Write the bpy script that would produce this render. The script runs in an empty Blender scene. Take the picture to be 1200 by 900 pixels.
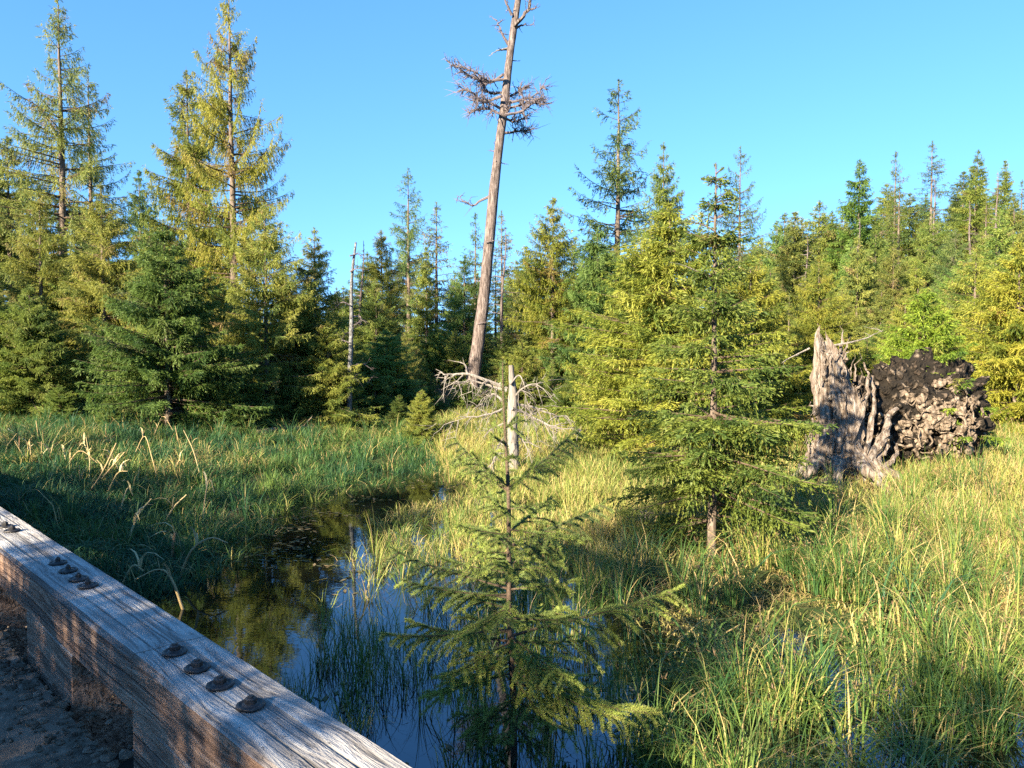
import bpy, math
import numpy as np
from mathutils import Vector, Matrix

RNG = np.random.default_rng(7)
R = math.radians
S = bpy.context.scene
COL = S.collection

# ------------------------------------------------------------------ camera
F, CX, CY, HOR = 906.0, 600.0, 450.0, 411.0
CAMZ = 2.35
PITCH = math.atan((CY - HOR) / F)
cam = bpy.data.objects.new('camera', bpy.data.cameras.new('camera'))
COL.objects.link(cam)
cam.location = (0, 0, CAMZ)
cam.rotation_euler = (math.pi / 2 - PITCH, 0, 0)
cam.data.sensor_width = 36
cam.data.lens = 36 * F / 1200
cam.data.clip_start = 0.05
cam.data.clip_end = 3000
S.camera = cam

# ------------------------------------------------------------------ light
SUN_EL = R(25.0)
SUN_AZ = R(218.0)            # compass bearing of the sun, 0 = +Y, clockwise
SDIR = np.array([math.sin(SUN_AZ) * math.cos(SUN_EL), math.cos(SUN_AZ) * math.cos(SUN_EL), math.sin(SUN_EL)])
w = bpy.data.worlds.new('World')
S.world = w
w.use_nodes = True
nt = w.node_tree
nt.nodes.clear()
sky = nt.nodes.new('ShaderNodeTexSky')
sky.sky_type = 'NISHITA'
sky.sun_disc = False
sky.sun_elevation = SUN_EL
sky.sun_rotation = SUN_AZ
sky.altitude = 0
sky.air_density = 1.0
sky.dust_density = 0.0
sky.ozone_density = 2.0
hs = nt.nodes.new('ShaderNodeHueSaturation')
hs.inputs['Hue'].default_value = 0.499
hs.inputs['Saturation'].default_value = 1.25
bg = nt.nodes.new('ShaderNodeBackground')
bg.inputs['Strength'].default_value = 0.08
wo = nt.nodes.new('ShaderNodeOutputWorld')
tcw = nt.nodes.new('ShaderNodeTexCoord')
vadd = nt.nodes.new('ShaderNodeVectorMath')
vadd.operation = 'ADD'
vadd.inputs[1].default_value = (0, 0, .22)
vnm = nt.nodes.new('ShaderNodeVectorMath')
vnm.operation = 'NORMALIZE'
nt.links.new(tcw.outputs['Generated'], vadd.inputs[0])
nt.links.new(vadd.outputs[0], vnm.inputs[0])
nt.links.new(vnm.outputs[0], sky.inputs[0])
nt.links.new(sky.outputs[0], hs.inputs['Color'])
nt.links.new(hs.outputs[0], bg.inputs['Color'])
nt.links.new(bg.outputs[0], wo.inputs['Surface'])

sl = bpy.data.lights.new('sun', 'SUN')
sl.energy = 5.0
sl.angle = R(0.5)
sl.color = (1.0, 0.86, 0.62)
sun = bpy.data.objects.new('sun', sl)
COL.objects.link(sun)
sun.rotation_euler = Vector(SDIR.tolist()).to_track_quat('Z', 'Y').to_euler()

S.view_settings.view_transform = 'Standard'
S.view_settings.look = 'None'
S.view_settings.exposure = 2.45
S.view_settings.gamma = 1.0
S.render.engine = 'CYCLES'
S.cycles.max_bounces = 6
S.cycles.diffuse_bounces = 5
S.cycles.glossy_bounces = 2
S.cycles.transmission_bounces = 3
S.cycles.transparent_max_bounces = 4
S.cycles.caustics_reflective = False
S.cycles.caustics_refractive = False
S.cycles.use_denoising = False
S.cycles.sample_clamp_indirect = 6


# ------------------------------------------------------------------ pixel helpers
def at(px, py, Y):
    """photo pixel -> world point at forward distance Y"""
    u, v = (px - CX) / F, -(py - CY) / F
    d = np.array([u, math.cos(PITCH) + v * math.sin(PITCH), v * math.cos(PITCH) - math.sin(PITCH)])
    return np.array([0, 0, CAMZ]) + d * (Y / d[1])


def onz(px, py, z=0.0):
    """photo pixel -> world point on the horizontal plane at z"""
    u, v = (px - CX) / F, -(py - CY) / F
    d = np.array([u, math.cos(PITCH) + v * math.sin(PITCH), v * math.cos(PITCH) - math.sin(PITCH)])
    return np.array([0, 0, CAMZ]) + d * ((z - CAMZ) / d[2])


def gpoly(pts, z=0.05):
    return np.array([onz(x, y, z)[:2] for x, y in pts])


def inside(poly, x, y):
    r = np.zeros(x.shape, bool)
    n = len(poly)
    for i in range(n):
        x0, y0 = poly[i]
        x1, y1 = poly[(i + 1) % n]
        c = ((y0 > y) != (y1 > y)) & (x < (x1 - x0) * (y - y0) / (y1 - y0 + 1e-12) + x0)
        r ^= c
    return r


def poly_dist(poly, x, y):
    best = np.full(x.shape, 1e9)
    n = len(poly)
    for i in range(n):
        a, b = poly[i], poly[(i + 1) % n]
        e = b - a
        t = np.clip(((x - a[0]) * e[0] + (y - a[1]) * e[1]) / (e @ e), 0, 1)
        best = np.minimum(best, np.hypot(x - a[0] - t * e[0], y - a[1] - t * e[1]))
    return best


def vnoise(x, y, seed=0):
    """smooth value noise in [-1, 1]"""
    xi, yi = np.floor(x).astype(np.int64), np.floor(y).astype(np.int64)
    fx, fy = x - xi, y - yi
    fx, fy = fx * fx * (3 - 2 * fx), fy * fy * (3 - 2 * fy)

    def h(i, j):
        n = (i * 374761393 + j * 668265263 + seed * 144269) & 0xffffffff
        n = ((n ^ (n >> 13)) * 1274126177) & 0xffffffff
        return ((n ^ (n >> 16)) & 0xffff) / 32767.5 - 1
    a = h(xi, yi) * (1 - fx) + h(xi + 1, yi) * fx
    b = h(xi, yi + 1) * (1 - fx) + h(xi + 1, yi + 1) * fx
    return a * (1 - fy) + b * fy


# ------------------------------------------------------------------ mesh building
class Geo:
    def __init__(s):
        s.v, s.f, s.m, s.t, s.n = [], [], [], [], 0      # verts, faces (k,4|3), material, tint

    def add(s, v, f, mat=0, tint=0.5):
        v = np.asarray(v, float).reshape(-1, 3)
        f = np.asarray(f, np.int64)
        s.v.append(v)
        s.f.append(f + s.n)
        s.m.append(np.full(len(f), mat))
        s.t.append(np.broadcast_to(np.asarray(tint, float), (len(v),)).copy())
        s.n += len(v)

    def mesh(s, name, mats, smooth=False):
        me = bpy.data.meshes.new(name)
        V = np.concatenate(s.v)
        me.vertices.add(len(V))
        me.vertices.foreach_set('co', V.ravel().astype(np.float32))
        loops = np.concatenate([f.ravel() for f in s.f])
        tot = np.concatenate([np.full(len(f), f.shape[1]) for f in s.f])
        start = np.concatenate([[0], np.cumsum(tot)[:-1]])
        me.loops.add(len(loops))
        me.loops.foreach_set('vertex_index', loops.astype(np.int32))
        me.polygons.add(len(tot))
        me.polygons.foreach_set('loop_start', start.astype(np.int32))
        me.polygons.foreach_set('material_index', np.concatenate(s.m).astype(np.int32))
        me.polygons.foreach_set('use_smooth', np.full(len(tot), smooth))
        for m in mats:
            me.materials.append(m)
        a = me.attributes.new('tint', 'FLOAT', 'POINT')
        a.data.foreach_set('value', np.concatenate(s.t).astype(np.float32))
        me.update(calc_edges=True)
        return me

    def obj(s, name, mats, parent=None, smooth=False):
        return link(name, s.mesh(name, mats, smooth), parent)

    def tube(s, pts, rad, seg=6, mat=0, tint=0.5, wob=0.0, rng=RNG):
        pts = np.asarray(pts, float)
        n = len(pts)
        rad = np.broadcast_to(np.asarray(rad, float), (n,))
        tan = np.gradient(pts, axis=0)
        tan /= np.linalg.norm(tan, axis=1)[:, None] + 1e-9
        ref = np.array([0.31, 0.95, 0.05]) if abs(tan[:, 2]).mean() > .7 else np.array([0.05, 0.1, 1.0])
        a = np.cross(tan, ref)
        a /= np.linalg.norm(a, axis=1)[:, None] + 1e-9
        b = np.cross(tan, a)
        th = np.linspace(0, 2 * math.pi, seg, endpoint=False)
        rr = rad[:, None] * (1 + wob * rng.uniform(-1, 1, (n, seg)))
        v = pts[:, None, :] + rr[..., None] * (np.cos(th)[None, :, None] * a[:, None, :] + np.sin(th)[None, :, None] * b[:, None, :])
        i = np.arange(n - 1)[:, None] * seg
        j = np.arange(seg)[None, :]
        k = (j + 1) % seg
        f = np.stack([i + j, i + k, i + seg + k, i + seg + j], -1).reshape(-1, 4)
        s.add(v, f, mat, tint)
        for q in (0, n - 1):                              # caps
            c = np.arange(seg)
            vv = np.vstack([v[q], pts[q][None]])
            s.add(vv, np.stack([c, (c + 1) % seg, np.full(seg, seg)], -1), mat, tint)

    def tubes(s, P, rad, seg=4, mat=0, tint=0.5):
        """many tubes at once: P (B,S,3), rad (B,S)"""
        B, n, _ = P.shape
        tan = np.gradient(P, axis=1)
        tan /= np.linalg.norm(tan, axis=2)[..., None] + 1e-9
        ref = np.array([0.05, 0.1, 1.0])
        a = np.cross(tan, ref)
        a /= np.linalg.norm(a, axis=2)[..., None] + 1e-9
        b = np.cross(tan, a)
        th = np.linspace(0, 2 * math.pi, seg, endpoint=False)
        v = P[:, :, None, :] + rad[:, :, None, None] * (np.cos(th)[None, None, :, None] * a[:, :, None, :] + np.sin(th)[None, None, :, None] * b[:, :, None, :])
        o = np.arange(B)[:, None, None] * (n * seg)
        i = np.arange(n - 1)[None, :, None] * seg
        j = np.arange(seg)[None, None, :]
        k = (j + 1) % seg
        f = np.stack([o + i + j, o + i + k, o + i + seg + k, o + i + seg + j], -1).reshape(-1, 4)
        s.add(v, f, mat, tint)

    def kites(s, base, d, ln, wd, mat, tint, rng, mid=0.42):
        """one slim leaf quad each"""
        N = len(base)
        d = d / (np.linalg.norm(d, axis=1)[:, None] + 1e-9)
        r = rng.normal(size=(N, 3))
        sd = np.cross(d, r)
        sd /= np.linalg.norm(sd, axis=1)[:, None] + 1e-9
        m = base + d * (ln * mid)[:, None]
        v = np.stack([base, m + sd * (wd * .5)[:, None], base + d * ln[:, None], m - sd * (wd * .5)[:, None]], 1)
        f = (np.arange(N)[:, None] * 4 + np.arange(4)[None]).astype(np.int64)
        s.add(v, f, mat, np.repeat(tint, 4))

    def needles(s, base, d, ln, wd, mat, tint, rng):
        N = len(base)
        d = d / (np.linalg.norm(d, axis=1)[:, None] + 1e-9)
        sd = np.cross(d, rng.normal(size=(N, 3)))
        sd /= np.linalg.norm(sd, axis=1)[:, None] + 1e-9
        v = np.stack([base + sd * (wd * .5)[:, None], base + d * ln[:, None], base - sd * (wd * .5)[:, None]], 1)
        f = (np.arange(N)[:, None] * 3 + np.arange(3)[None]).astype(np.int64)
        s.add(v, f, mat, np.repeat(tint, 3))

    def blades(s, root, h, az, bend, wd, tint, rng, mat=0, levels=(0, .28, .55, .8, 1.0)):
        N = len(root)
        q = np.array(levels)[None, :]
        lean = np.stack([np.cos(az), np.sin(az)], -1)
        out = h[:, None] * bend[:, None] * (0.12 * q + .75 * q ** 2.2)
        up = h[:, None] * (q - .62 * np.clip(bend, 0, 1.3)[:, None] * q ** 3)
        c = np.empty((N, q.shape[1], 3))
        c[..., :2] = root[:, None, :2] + lean[:, None, :] * out[..., None]
        c[..., 2] = root[:, None, 2] + up
        sa = az + math.pi / 2 + rng.uniform(-.9, .9, N)
        sv = np.stack([np.cos(sa), np.sin(sa), rng.uniform(-.2, .2, N)], -1)
        ww = wd[:, None] * .5 * np.clip(1.04 - q ** 2.2, .04, 1)
        L = c - sv[:, None] * ww[..., None]
        Rr = c + sv[:, None] * ww[..., None]
        v = np.stack([L, Rr], 2).reshape(N, -1, 3)
        nl = q.shape[1]
        f = []
        for i in range(nl - 1):
            f.append(np.stack([np.arange(N) * nl * 2 + o for o in (2 * i, 2 * i + 1, 2 * i + 3, 2 * i + 2)], -1))
        f = np.concatenate(f)
        s.add(v, f, mat, np.repeat(tint, nl * 2))


def link(name, me, parent=None):
    o = bpy.data.objects.new(name, me)
    COL.objects.link(o)
    if parent:
        o.parent = parent
    return o


def tag(o, label=None, cat=None, group=None, kind=None):
    if label:
        o['label'] = label
    if cat:
        o['category'] = cat
    if group:
        o['group'] = group
    if kind:
        o['kind'] = kind
    return o


def empty(name, loc=(0, 0, 0), rz=0.0):
    o = bpy.data.objects.new(name, None)
    COL.objects.link(o)
    o.location = tuple(float(c) for c in loc)
    o.rotation_euler = (0, 0, rz)
    o.empty_display_size = .2
    return o


# ------------------------------------------------------------------ materials
class NT:
    def __init__(s, name):
        s.m = bpy.data.materials.new(name)
        s.m.use_nodes = True
        s.t = s.m.node_tree
        s.t.nodes.clear()
        s.out = s.t.nodes.new('ShaderNodeOutputMaterial')

    def n(s, t, **kw):
        x = s.t.nodes.new(t)
        for k, v in kw.items():
            if k in x.inputs:
                if isinstance(v, tuple) or isinstance(v, (int, float)):
                    x.inputs[k].default_value = v
                else:
                    s.t.links.new(v, x.inputs[k])
            else:
                setattr(x, k, v)
        return x

    def l(s, a, b):
        s.t.links.new(a, b)

    def ramp(s, fac, stops, interp='LINEAR'):
        r = s.t.nodes.new('ShaderNodeValToRGB')
        r.color_ramp.interpolation = interp
        e = r.color_ramp.elements
        while len(e) < len(stops):
            e.new(.5)
        for el, (p, c) in zip(e, stops):
            el.position = p
            el.color = (*c, 1)
        s.l(fac, r.inputs[0])
        return r.outputs[0]

    def noise(s, scale, detail=4, rough=.55, vec=None, dist=0.0):
        x = s.n('ShaderNodeTexNoise', Scale=float(scale), Detail=float(detail), Roughness=float(rough), Distortion=float(dist))
        if vec is not None:
            s.l(vec, x.inputs['Vector'])
        return x.outputs[0]

    def coords(s, scale=(1, 1, 1), which='Object'):
        c = s.t.nodes.new('ShaderNodeTexCoord')
        mp = s.t.nodes.new('ShaderNodeMapping')
        mp.inputs['Scale'].default_value = scale
        s.l(c.outputs[which], mp.inputs['Vector'])
        return mp.outputs[0]

    def mix(s, fac, a, b, blend='MIX'):
        x = s.t.nodes.new('ShaderNodeMix')
        x.data_type = 'RGBA'
        x.blend_type = blend
        for sock, v in ((x.inputs[0], fac), (x.inputs[6], a), (x.inputs[7], b)):
            if isinstance(v, (int, float)):
                sock.default_value = v
            elif isinstance(v, tuple):
                sock.default_value = (*v, 1)
            else:
                s.l(v, sock)
        return x.outputs[2]

    def math(s, op, a, b=0.0):
        x = s.t.nodes.new('ShaderNodeMath')
        x.operation = op
        for i, v in enumerate((a, b)):
            if isinstance(v, (int, float)):
                x.inputs[i].default_value = v
            else:
                s.l(v, x.inputs[i])
        return x.outputs[0]

    def bsdf(s, col, rough=.8, spec=.3, bump=None, bstr=.5, bdist=.02, **kw):
        p = s.n('ShaderNodeBsdfPrincipled')
        p.inputs['Roughness'].default_value = rough
        p.inputs['Specular IOR Level'].default_value = spec
        for k, v in kw.items():
            p.inputs[k].default_value = v
        if isinstance(col, tuple):
            p.inputs['Base Color'].default_value = (*col, 1)
        else:
            s.l(col, p.inputs['Base Color'])
        if bump is not None:
            b = s.n('ShaderNodeBump', Strength=float(bstr), Distance=float(bdist))
            s.l(bump, b.inputs['Height'])
            s.l(b.outputs[0], p.inputs['Normal'])
        return p

    def done(s, p):
        s.l(p.outputs[0], s.out.inputs['Surface'])
        return s.m


def leaf_material(name, stops, trans=.48, rough=.55, vary=.25, spec=.25):
    """foliage: colour from the 'tint' attribute, times the object's own colour, a little light let through"""
    k = NT(name)
    a = k.n('ShaderNodeAttribute', attribute_name='tint')
    c = k.ramp(a.outputs['Fac'], stops)
    oi = k.n('ShaderNodeObjectInfo')
    c = k.mix(1.0, c, oi.outputs['Color'], 'MULTIPLY')
    v = k.math('MULTIPLY_ADD', oi.outputs['Random'], vary)
    v.node.inputs[2].default_value = 1 - vary / 2
    hsv = k.n('ShaderNodeHueSaturation')
    k.l(v, hsv.inputs['Value'])
    k.l(c, hsv.inputs['Color'])
    c = hsv.outputs[0]
    p = k.bsdf(c, rough, spec)
    tr = k.n('ShaderNodeBsdfTranslucent')
    k.l(c, tr.inputs['Color'])
    mx = k.n('ShaderNodeMixShader', Fac=float(trans))
    k.l(p.outputs[0], mx.inputs[1])
    k.l(tr.outputs[0], mx.inputs[2])
    return k.done(mx)


def bark_material(name, stops, scale=(6, 6, 1.2), ns=4.0, bstr=.7, bdist=.03, patch=None):
    k = NT(name)
    v = k.coords(scale)
    n1 = k.noise(ns, 6, .65, v, .4)
    n2 = k.noise(ns * .35, 3, .5, k.coords((1, 1, 1)))
    c = k.ramp(n1, stops)
    if patch:
        c = k.mix(k.ramp(n2, [(.52, (0, 0, 0)), (.62, (1, 1, 1))]), c, patch)
    return k.done(k.bsdf(c, .85, .2, n1, bstr, bdist))


M = {}
M['needle'] = leaf_material('spruce_needles', [(0, (.032, .066, .03)), (.3, (.095, .14, .042)), (.6, (.19, .218, .056)),
                                               (.84, (.255, .27, .085)), (.94, (.2, .175, .085)), (1, (.165, .125, .075))])
M['needle_near'] = leaf_material('sapling_needles', [(0, (.045, .085, .036)), (.35, (.14, .195, .06)), (.65, (.22, .27, .06)),
                                                     (.9, (.27, .33, .06)), (1, (.34, .36, .09))], trans=.3, vary=0.0)
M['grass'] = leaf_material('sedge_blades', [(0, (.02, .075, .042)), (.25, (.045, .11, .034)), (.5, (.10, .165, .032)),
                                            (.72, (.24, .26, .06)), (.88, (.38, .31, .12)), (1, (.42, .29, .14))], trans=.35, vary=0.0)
M['straw'] = leaf_material('dry_straw', [(0, (.3, .17, .09)), (.5, (.45, .34, .17)), (1, (.5, .42, .24))], trans=.2, vary=0)
M['weed'] = leaf_material('floating_weed', [(0, (.02, .03, .012)), (.5, (.06, .06, .02)), (.8, (.16, .11, .05)), (1, (.26, .2, .1))], trans=.1, vary=0)
M['seed'] = leaf_material('brown_seed_heads', [(0, (.09, .055, .03)), (1, (.26, .18, .1))], trans=.15, vary=0)
M['bark'] = bark_material('spruce_bark', [(.3, (.05, .036, .028)), (.55, (.13, .10, .08)), (.75, (.24, .20, .17))])
M['twig'] = bark_material('spruce_twig_bark', [(.3, (.045, .03, .022)), (.7, (.12, .085, .06))], (20, 20, 20), 3, .2, .005)
M['snag'] = bark_material('weathered_snag_bark', [(.32, (.03, .022, .02)), (.47, (.10, .078, .072)), (.6, (.19, .155, .145)), (.75, (.31, .27, .25))], (6, 6, .8), 3.2, 1.0, .08)
M['pale'] = bark_material('bleached_dead_wood', [(.3, (.07, .06, .053)), (.5, (.17, .15, .135)), (.75, (.29, .265, .24))], (14, 14, 2), 3, .5, .02)
M['silver'] = bark_material('silver_lichen_bark', [(.35, (.03, .028, .026)), (.52, (.10, .10, .105)), (.7, (.24, .25, .27))], (10, 10, 6), 3, .5, .01)
M['deadtwig'] = bark_material('dead_branch_bark', [(.3, (.05, .04, .042)), (.55, (.13, .105, .11)), (.8, (.24, .21, .21))], (8, 8, 8), 4, .3, .01)
k = NT('dark_root_soil')
vc = k.n('ShaderNodeTexVoronoi', Scale=9.0)
wv = k.noise(6, 3, .6, k.coords())
va = k.t.nodes.new('ShaderNodeVectorMath')
va.operation = 'ADD'
k.l(k.coords(), va.inputs[0])
cs = k.t.nodes.new('ShaderNodeCombineXYZ')
k.l(k.math('MULTIPLY', wv, .25), cs.inputs[0])
k.l(k.math('MULTIPLY', k.noise(5, 3, .6, k.coords((1.1, .9, 1))), .25), cs.inputs[2])
k.l(cs.outputs[0], va.inputs[1])
k.l(va.outputs[0], vc.inputs['Vector'])
sepc = k.n('ShaderNodeSeparateColor')
k.l(vc.outputs['Color'], sepc.inputs[0])
cell = k.ramp(sepc.outputs[0], [(.3, (.010, .008, .006)), (.5, (.06, .042, .03)), (.7, (.16, .12, .09)), (.95, (.26, .205, .16))])
dst = k.ramp(vc.outputs['Distance'], [(.25, (1, 1, 1)), (.62, (0, 0, 0))])
nf = k.noise(24, 5, .65, k.coords())
c = k.mix(nf, k.mix(dst, (.006, .005, .004), cell), (.02, .015, .011))
hh = k.math('ADD', dst, k.math('MULTIPLY', nf, .5))
M['soil'] = k.done(k.bsdf(c, .9, .2, hh, 1.0, .06))
M['root'] = bark_material('old_root_wood', [(.35, (.025, .018, .013)), (.5, (.13, .098, .072)), (.7, (.28, .225, .175))], (7, 7, 3), 3, .8, .03)
M['stump'] = bark_material('rotten_stump_wood', [(.32, (.032, .022, .016)), (.45, (.12, .09, .07)), (.58, (.22, .185, .16)), (.78, (.33, .30, .275))], (9, 9, 1.6), 2.6, 1.0, .06)


def beam_material():
    k = NT('weathered_beam_timber')
    v = k.coords((0.55, 13, 13))
    warp = k.noise(1.2, 2, .5, k.coords((.8, 3.0, 3.0)))
    vm = k.t.nodes.new('ShaderNodeVectorMath')
    vm.operation = 'MULTIPLY_ADD'
    k.l(warp, vm.inputs[0])
    vm.inputs[1].default_value = (0.0, 3.0, 3.0)
    k.l(v, vm.inputs[2])
    g = k.noise(2.6, 5, .62, vm.outputs[0])
    fine = k.noise(9, 3, .6, vm.outputs[0])
    big = k.noise(1.7, 3, .5, k.coords((1.2, 3, 3)))
    geo = k.n('ShaderNodeNewGeometry')
    tc = k.n('ShaderNodeTexCoord')
    sep = k.n('ShaderNodeSeparateXYZ')
    k.l(tc.outputs['Normal'], sep.inputs[0])
    grey = k.ramp(g, [(.3, (.075, .07, .07)), (.45, (.25, .235, .23)), (.6, (.37, .355, .345)), (.8, (.47, .46, .45))])
    brown = k.ramp(g, [(.3, (.06, .035, .024)), (.48, (.19, .115, .08)), (.62, (.31, .205, .15)), (.8, (.42, .31, .24))])
    c = k.mix(k.ramp(sep.outputs[2], [(.5, (0, 0, 0)), (.9, (1, 1, 1))]), brown, grey)
    c = k.mix(k.ramp(big, [(.5, (0, 0, 0)), (.75, (.55, .55, .55))]), c, (.13, .115, .11))
    crack = k.noise(1.0, 2, .5, k.coords((.35, 30, 30)), .3)
    ck = k.ramp(crack, [(.36, (1, 1, 1)), (.42, (0, 0, 0))])
    c = k.mix(k.math('MULTIPLY', ck, .5), c, (.035, .03, .03))
    spots = k.noise(60, 2, .6, k.coords((.6, 1, 1)))
    c = k.mix(k.ramp(spots, [(.66, (0, 0, 0)), (.72, (.8, .8, .8))]), c, (.05, .045, .042))
    h = k.math('SUBTRACT', k.math('ADD', g, k.math('MULTIPLY', fine, .4)), k.math('MULTIPLY', ck, .5))
    return k.done(k.bsdf(c, .8, .25, h, 1.0, .02))


M['beam'] = beam_material()
k = NT('rusted_steel')
n_ = k.noise(40, 4, .6, k.coords())
M['rust'] = k.done(k.bsdf(k.ramp(n_, [(.3, (.010, .010, .012)), (.6, (.032, .029, .03)), (.8, (.085, .06, .048))]), .5, .5, n_, .6, .004, Metallic=.35))

k = NT('shade_black_timber')  # girder colour: the shade in the openings under the kerb is painted in
M['shade_black'] = k.done(k.bsdf(k.ramp(k.noise(8, 4, .6, k.coords()), [(.3, (.004, .004, .004)), (.7, (.018, .015, .013))]), .8, .2))

k = NT('bridge_deck_dirt')
n1 = k.noise(9, 7, .7, k.coords())
n2 = k.noise(1.6, 4, .6, k.coords())
c = k.ramp(n1, [(.3, (.02, .016, .013)), (.5, (.10, .08, .06)), (.7, (.24, .19, .15))])
c = k.mix(k.ramp(n2, [(.45, (0, 0, 0)), (.65, (1, 1, 1))]), c, (.17, .13, .10))
M['deck'] = k.done(k.bsdf(c, .9, .2, n1, .9, .04))

k = NT('marsh_ground')
n1 = k.noise(5, 8, .7, k.coords())
n2 = k.noise(.5, 4, .6, k.coords())
c = k.ramp(n1, [(.3, (.012, .010, .007)), (.5, (.045, .038, .02)), (.7, (.12, .095, .05))])
c2 = k.ramp(n1, [(.3, (.012, .03, .01)), (.55, (.04, .065, .02)), (.75, (.12, .10, .05))])
c = k.mix(k.ramp(n2, [(.4, (0, 0, 0)), (.6, (1, 1, 1))]), c, c2)
M['ground'] = k.done(k.bsdf(c, .95, .1, n1, 1.0, .08))

k = NT('dark_pond_water')
nn = k.noise(7, 3, .5, k.coords((1, 1.6, 1)))
nb = k.noise(1.1, 2, .5, k.coords())
wc = k.ramp(k.noise(1.4, 5, .6, k.coords()), [(.4, (.0015, .002, .0025)), (.62, (.004, .004, .003)), (.75, (.012, .010, .005))])
hh = k.math('ADD', k.math('MULTIPLY', nn, .35), nb)
M['water'] = k.done(k.bsdf(wc, .015, .8, hh, .025, .05, IOR=1.7, **{'Specular Tint': (.5, .74, 1.0, 1)}))

# ------------------------------------------------------------------ ground and water
POND = np.array([[-5.6, 6.4]] + [list(p) for p in gpoly([(186, 694), (235, 645), (300, 606), (360, 577), (425, 556), (500, 546), (548, 562),
                 (585, 585), (610, 625), (660, 668), (715, 715), (745, 790), (765, 880)], 0)] + [[1.6, 3.0], [3.2, 0.5], [2.5, -6], [-6, -6], [-8, 2]])


def height(x, y):
    x, y = np.asarray(x, float), np.asarray(y, float)
    d = poly_dist(POND, x, y)
    ins = inside(POND, x, y)
    sd = np.where(ins, -d, d)
    h = np.where(sd < 0, -.04 - .35 * np.clip(-sd / 1.2, 0, 1), -.02 + .12 * np.clip(sd / .9, 0, 1))
    r = np.hypot(x, y)
    bank = np.clip((y - 11) / 14, 0, 1) * .45 + np.clip((y - 24) / 40, 0, 2) * 1.6
    left = np.clip((-x - 3.6) / 4, 0, 1) * .45 * (y > 2)
    right = np.clip((x - 3.5) / 4, 0, 1) * np.clip((y - 7) / 5, 0, 1) * .22
    out = np.clip(sd / 3.0, 0, 1)
    h = h + out * (bank + left + right)
    h = h + np.clip(sd * 2, 0, 1) * ((.07 + .09 * np.clip((x - 2.5) / 2, 0, 1) * (y < 14)) * vnoise(x * 1.3, y * 1.3, 1) + .045 * vnoise(x * 3.1, y * 3.1, 2))
    wet = (x > .5) & (y < 6.6)
    h = np.where(wet & ~ins, h - .22 * np.clip((6.8 - y) / 1.5, 0, 1), h)
    hill = x - .2 * y - 4.0
    hill = np.log1p(np.exp(np.clip(hill / 4, -30, 30))) * 4
    h = h + np.minimum(hill, 160) * .33 * np.clip((y - 20) / 25, 0, 1)
    back = np.clip((-y - 6) / 10, 0, 1)
    h = h + back * .5
    return h


def onground(px, py, lift=0.0):
    a, b = at(px, py, 1.0), at(px, py, 2.0)
    d = b - a
    t = np.arange(2.5, 70, .05)
    P = a[None] + d[None] * (t[:, None] - 1)
    hit = np.nonzero(P[:, 2] <= np.maximum(height(P[:, 0], P[:, 1]), -.02) + lift)[0]
    return P[hit[0]] if len(hit) else P[-1]


def axis(lo, hi, step, far, k=26):
    core = np.arange(lo, hi + 1e-6, step)
    g = np.geomspace(step * 2, far, k)
    return np.concatenate([(lo - g)[::-1], core, hi + g])


gx, gy = axis(-14, 17, .16, 900), axis(-5, 32, .16, 900)
X, Y = np.meshgrid(gx, gy)
Z = height(X, Y)
g = Geo()
ny, nx = X.shape
idx = np.arange(ny * nx).reshape(ny, nx)
g.add(np.stack([X, Y, Z], -1), np.stack([idx[:-1, :-1], idx[:-1, 1:], idx[1:, 1:], idx[1:, :-1]], -1).reshape(-1, 4))
tag(g.obj('ground', [M['ground']], smooth=True), 'boggy dark ground of the clearing and wooded slope', 'ground', kind='structure')

g = Geo()
g.add([[-16, -8, 0], [18, -8, 0], [18, 20, 0], [-16, 20, 0]], [[0, 1, 2, 3]])
tag(g.obj('pond_water', [M['water']]), 'dark still pond water reflecting the blue sky', 'water', kind='structure')


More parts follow.
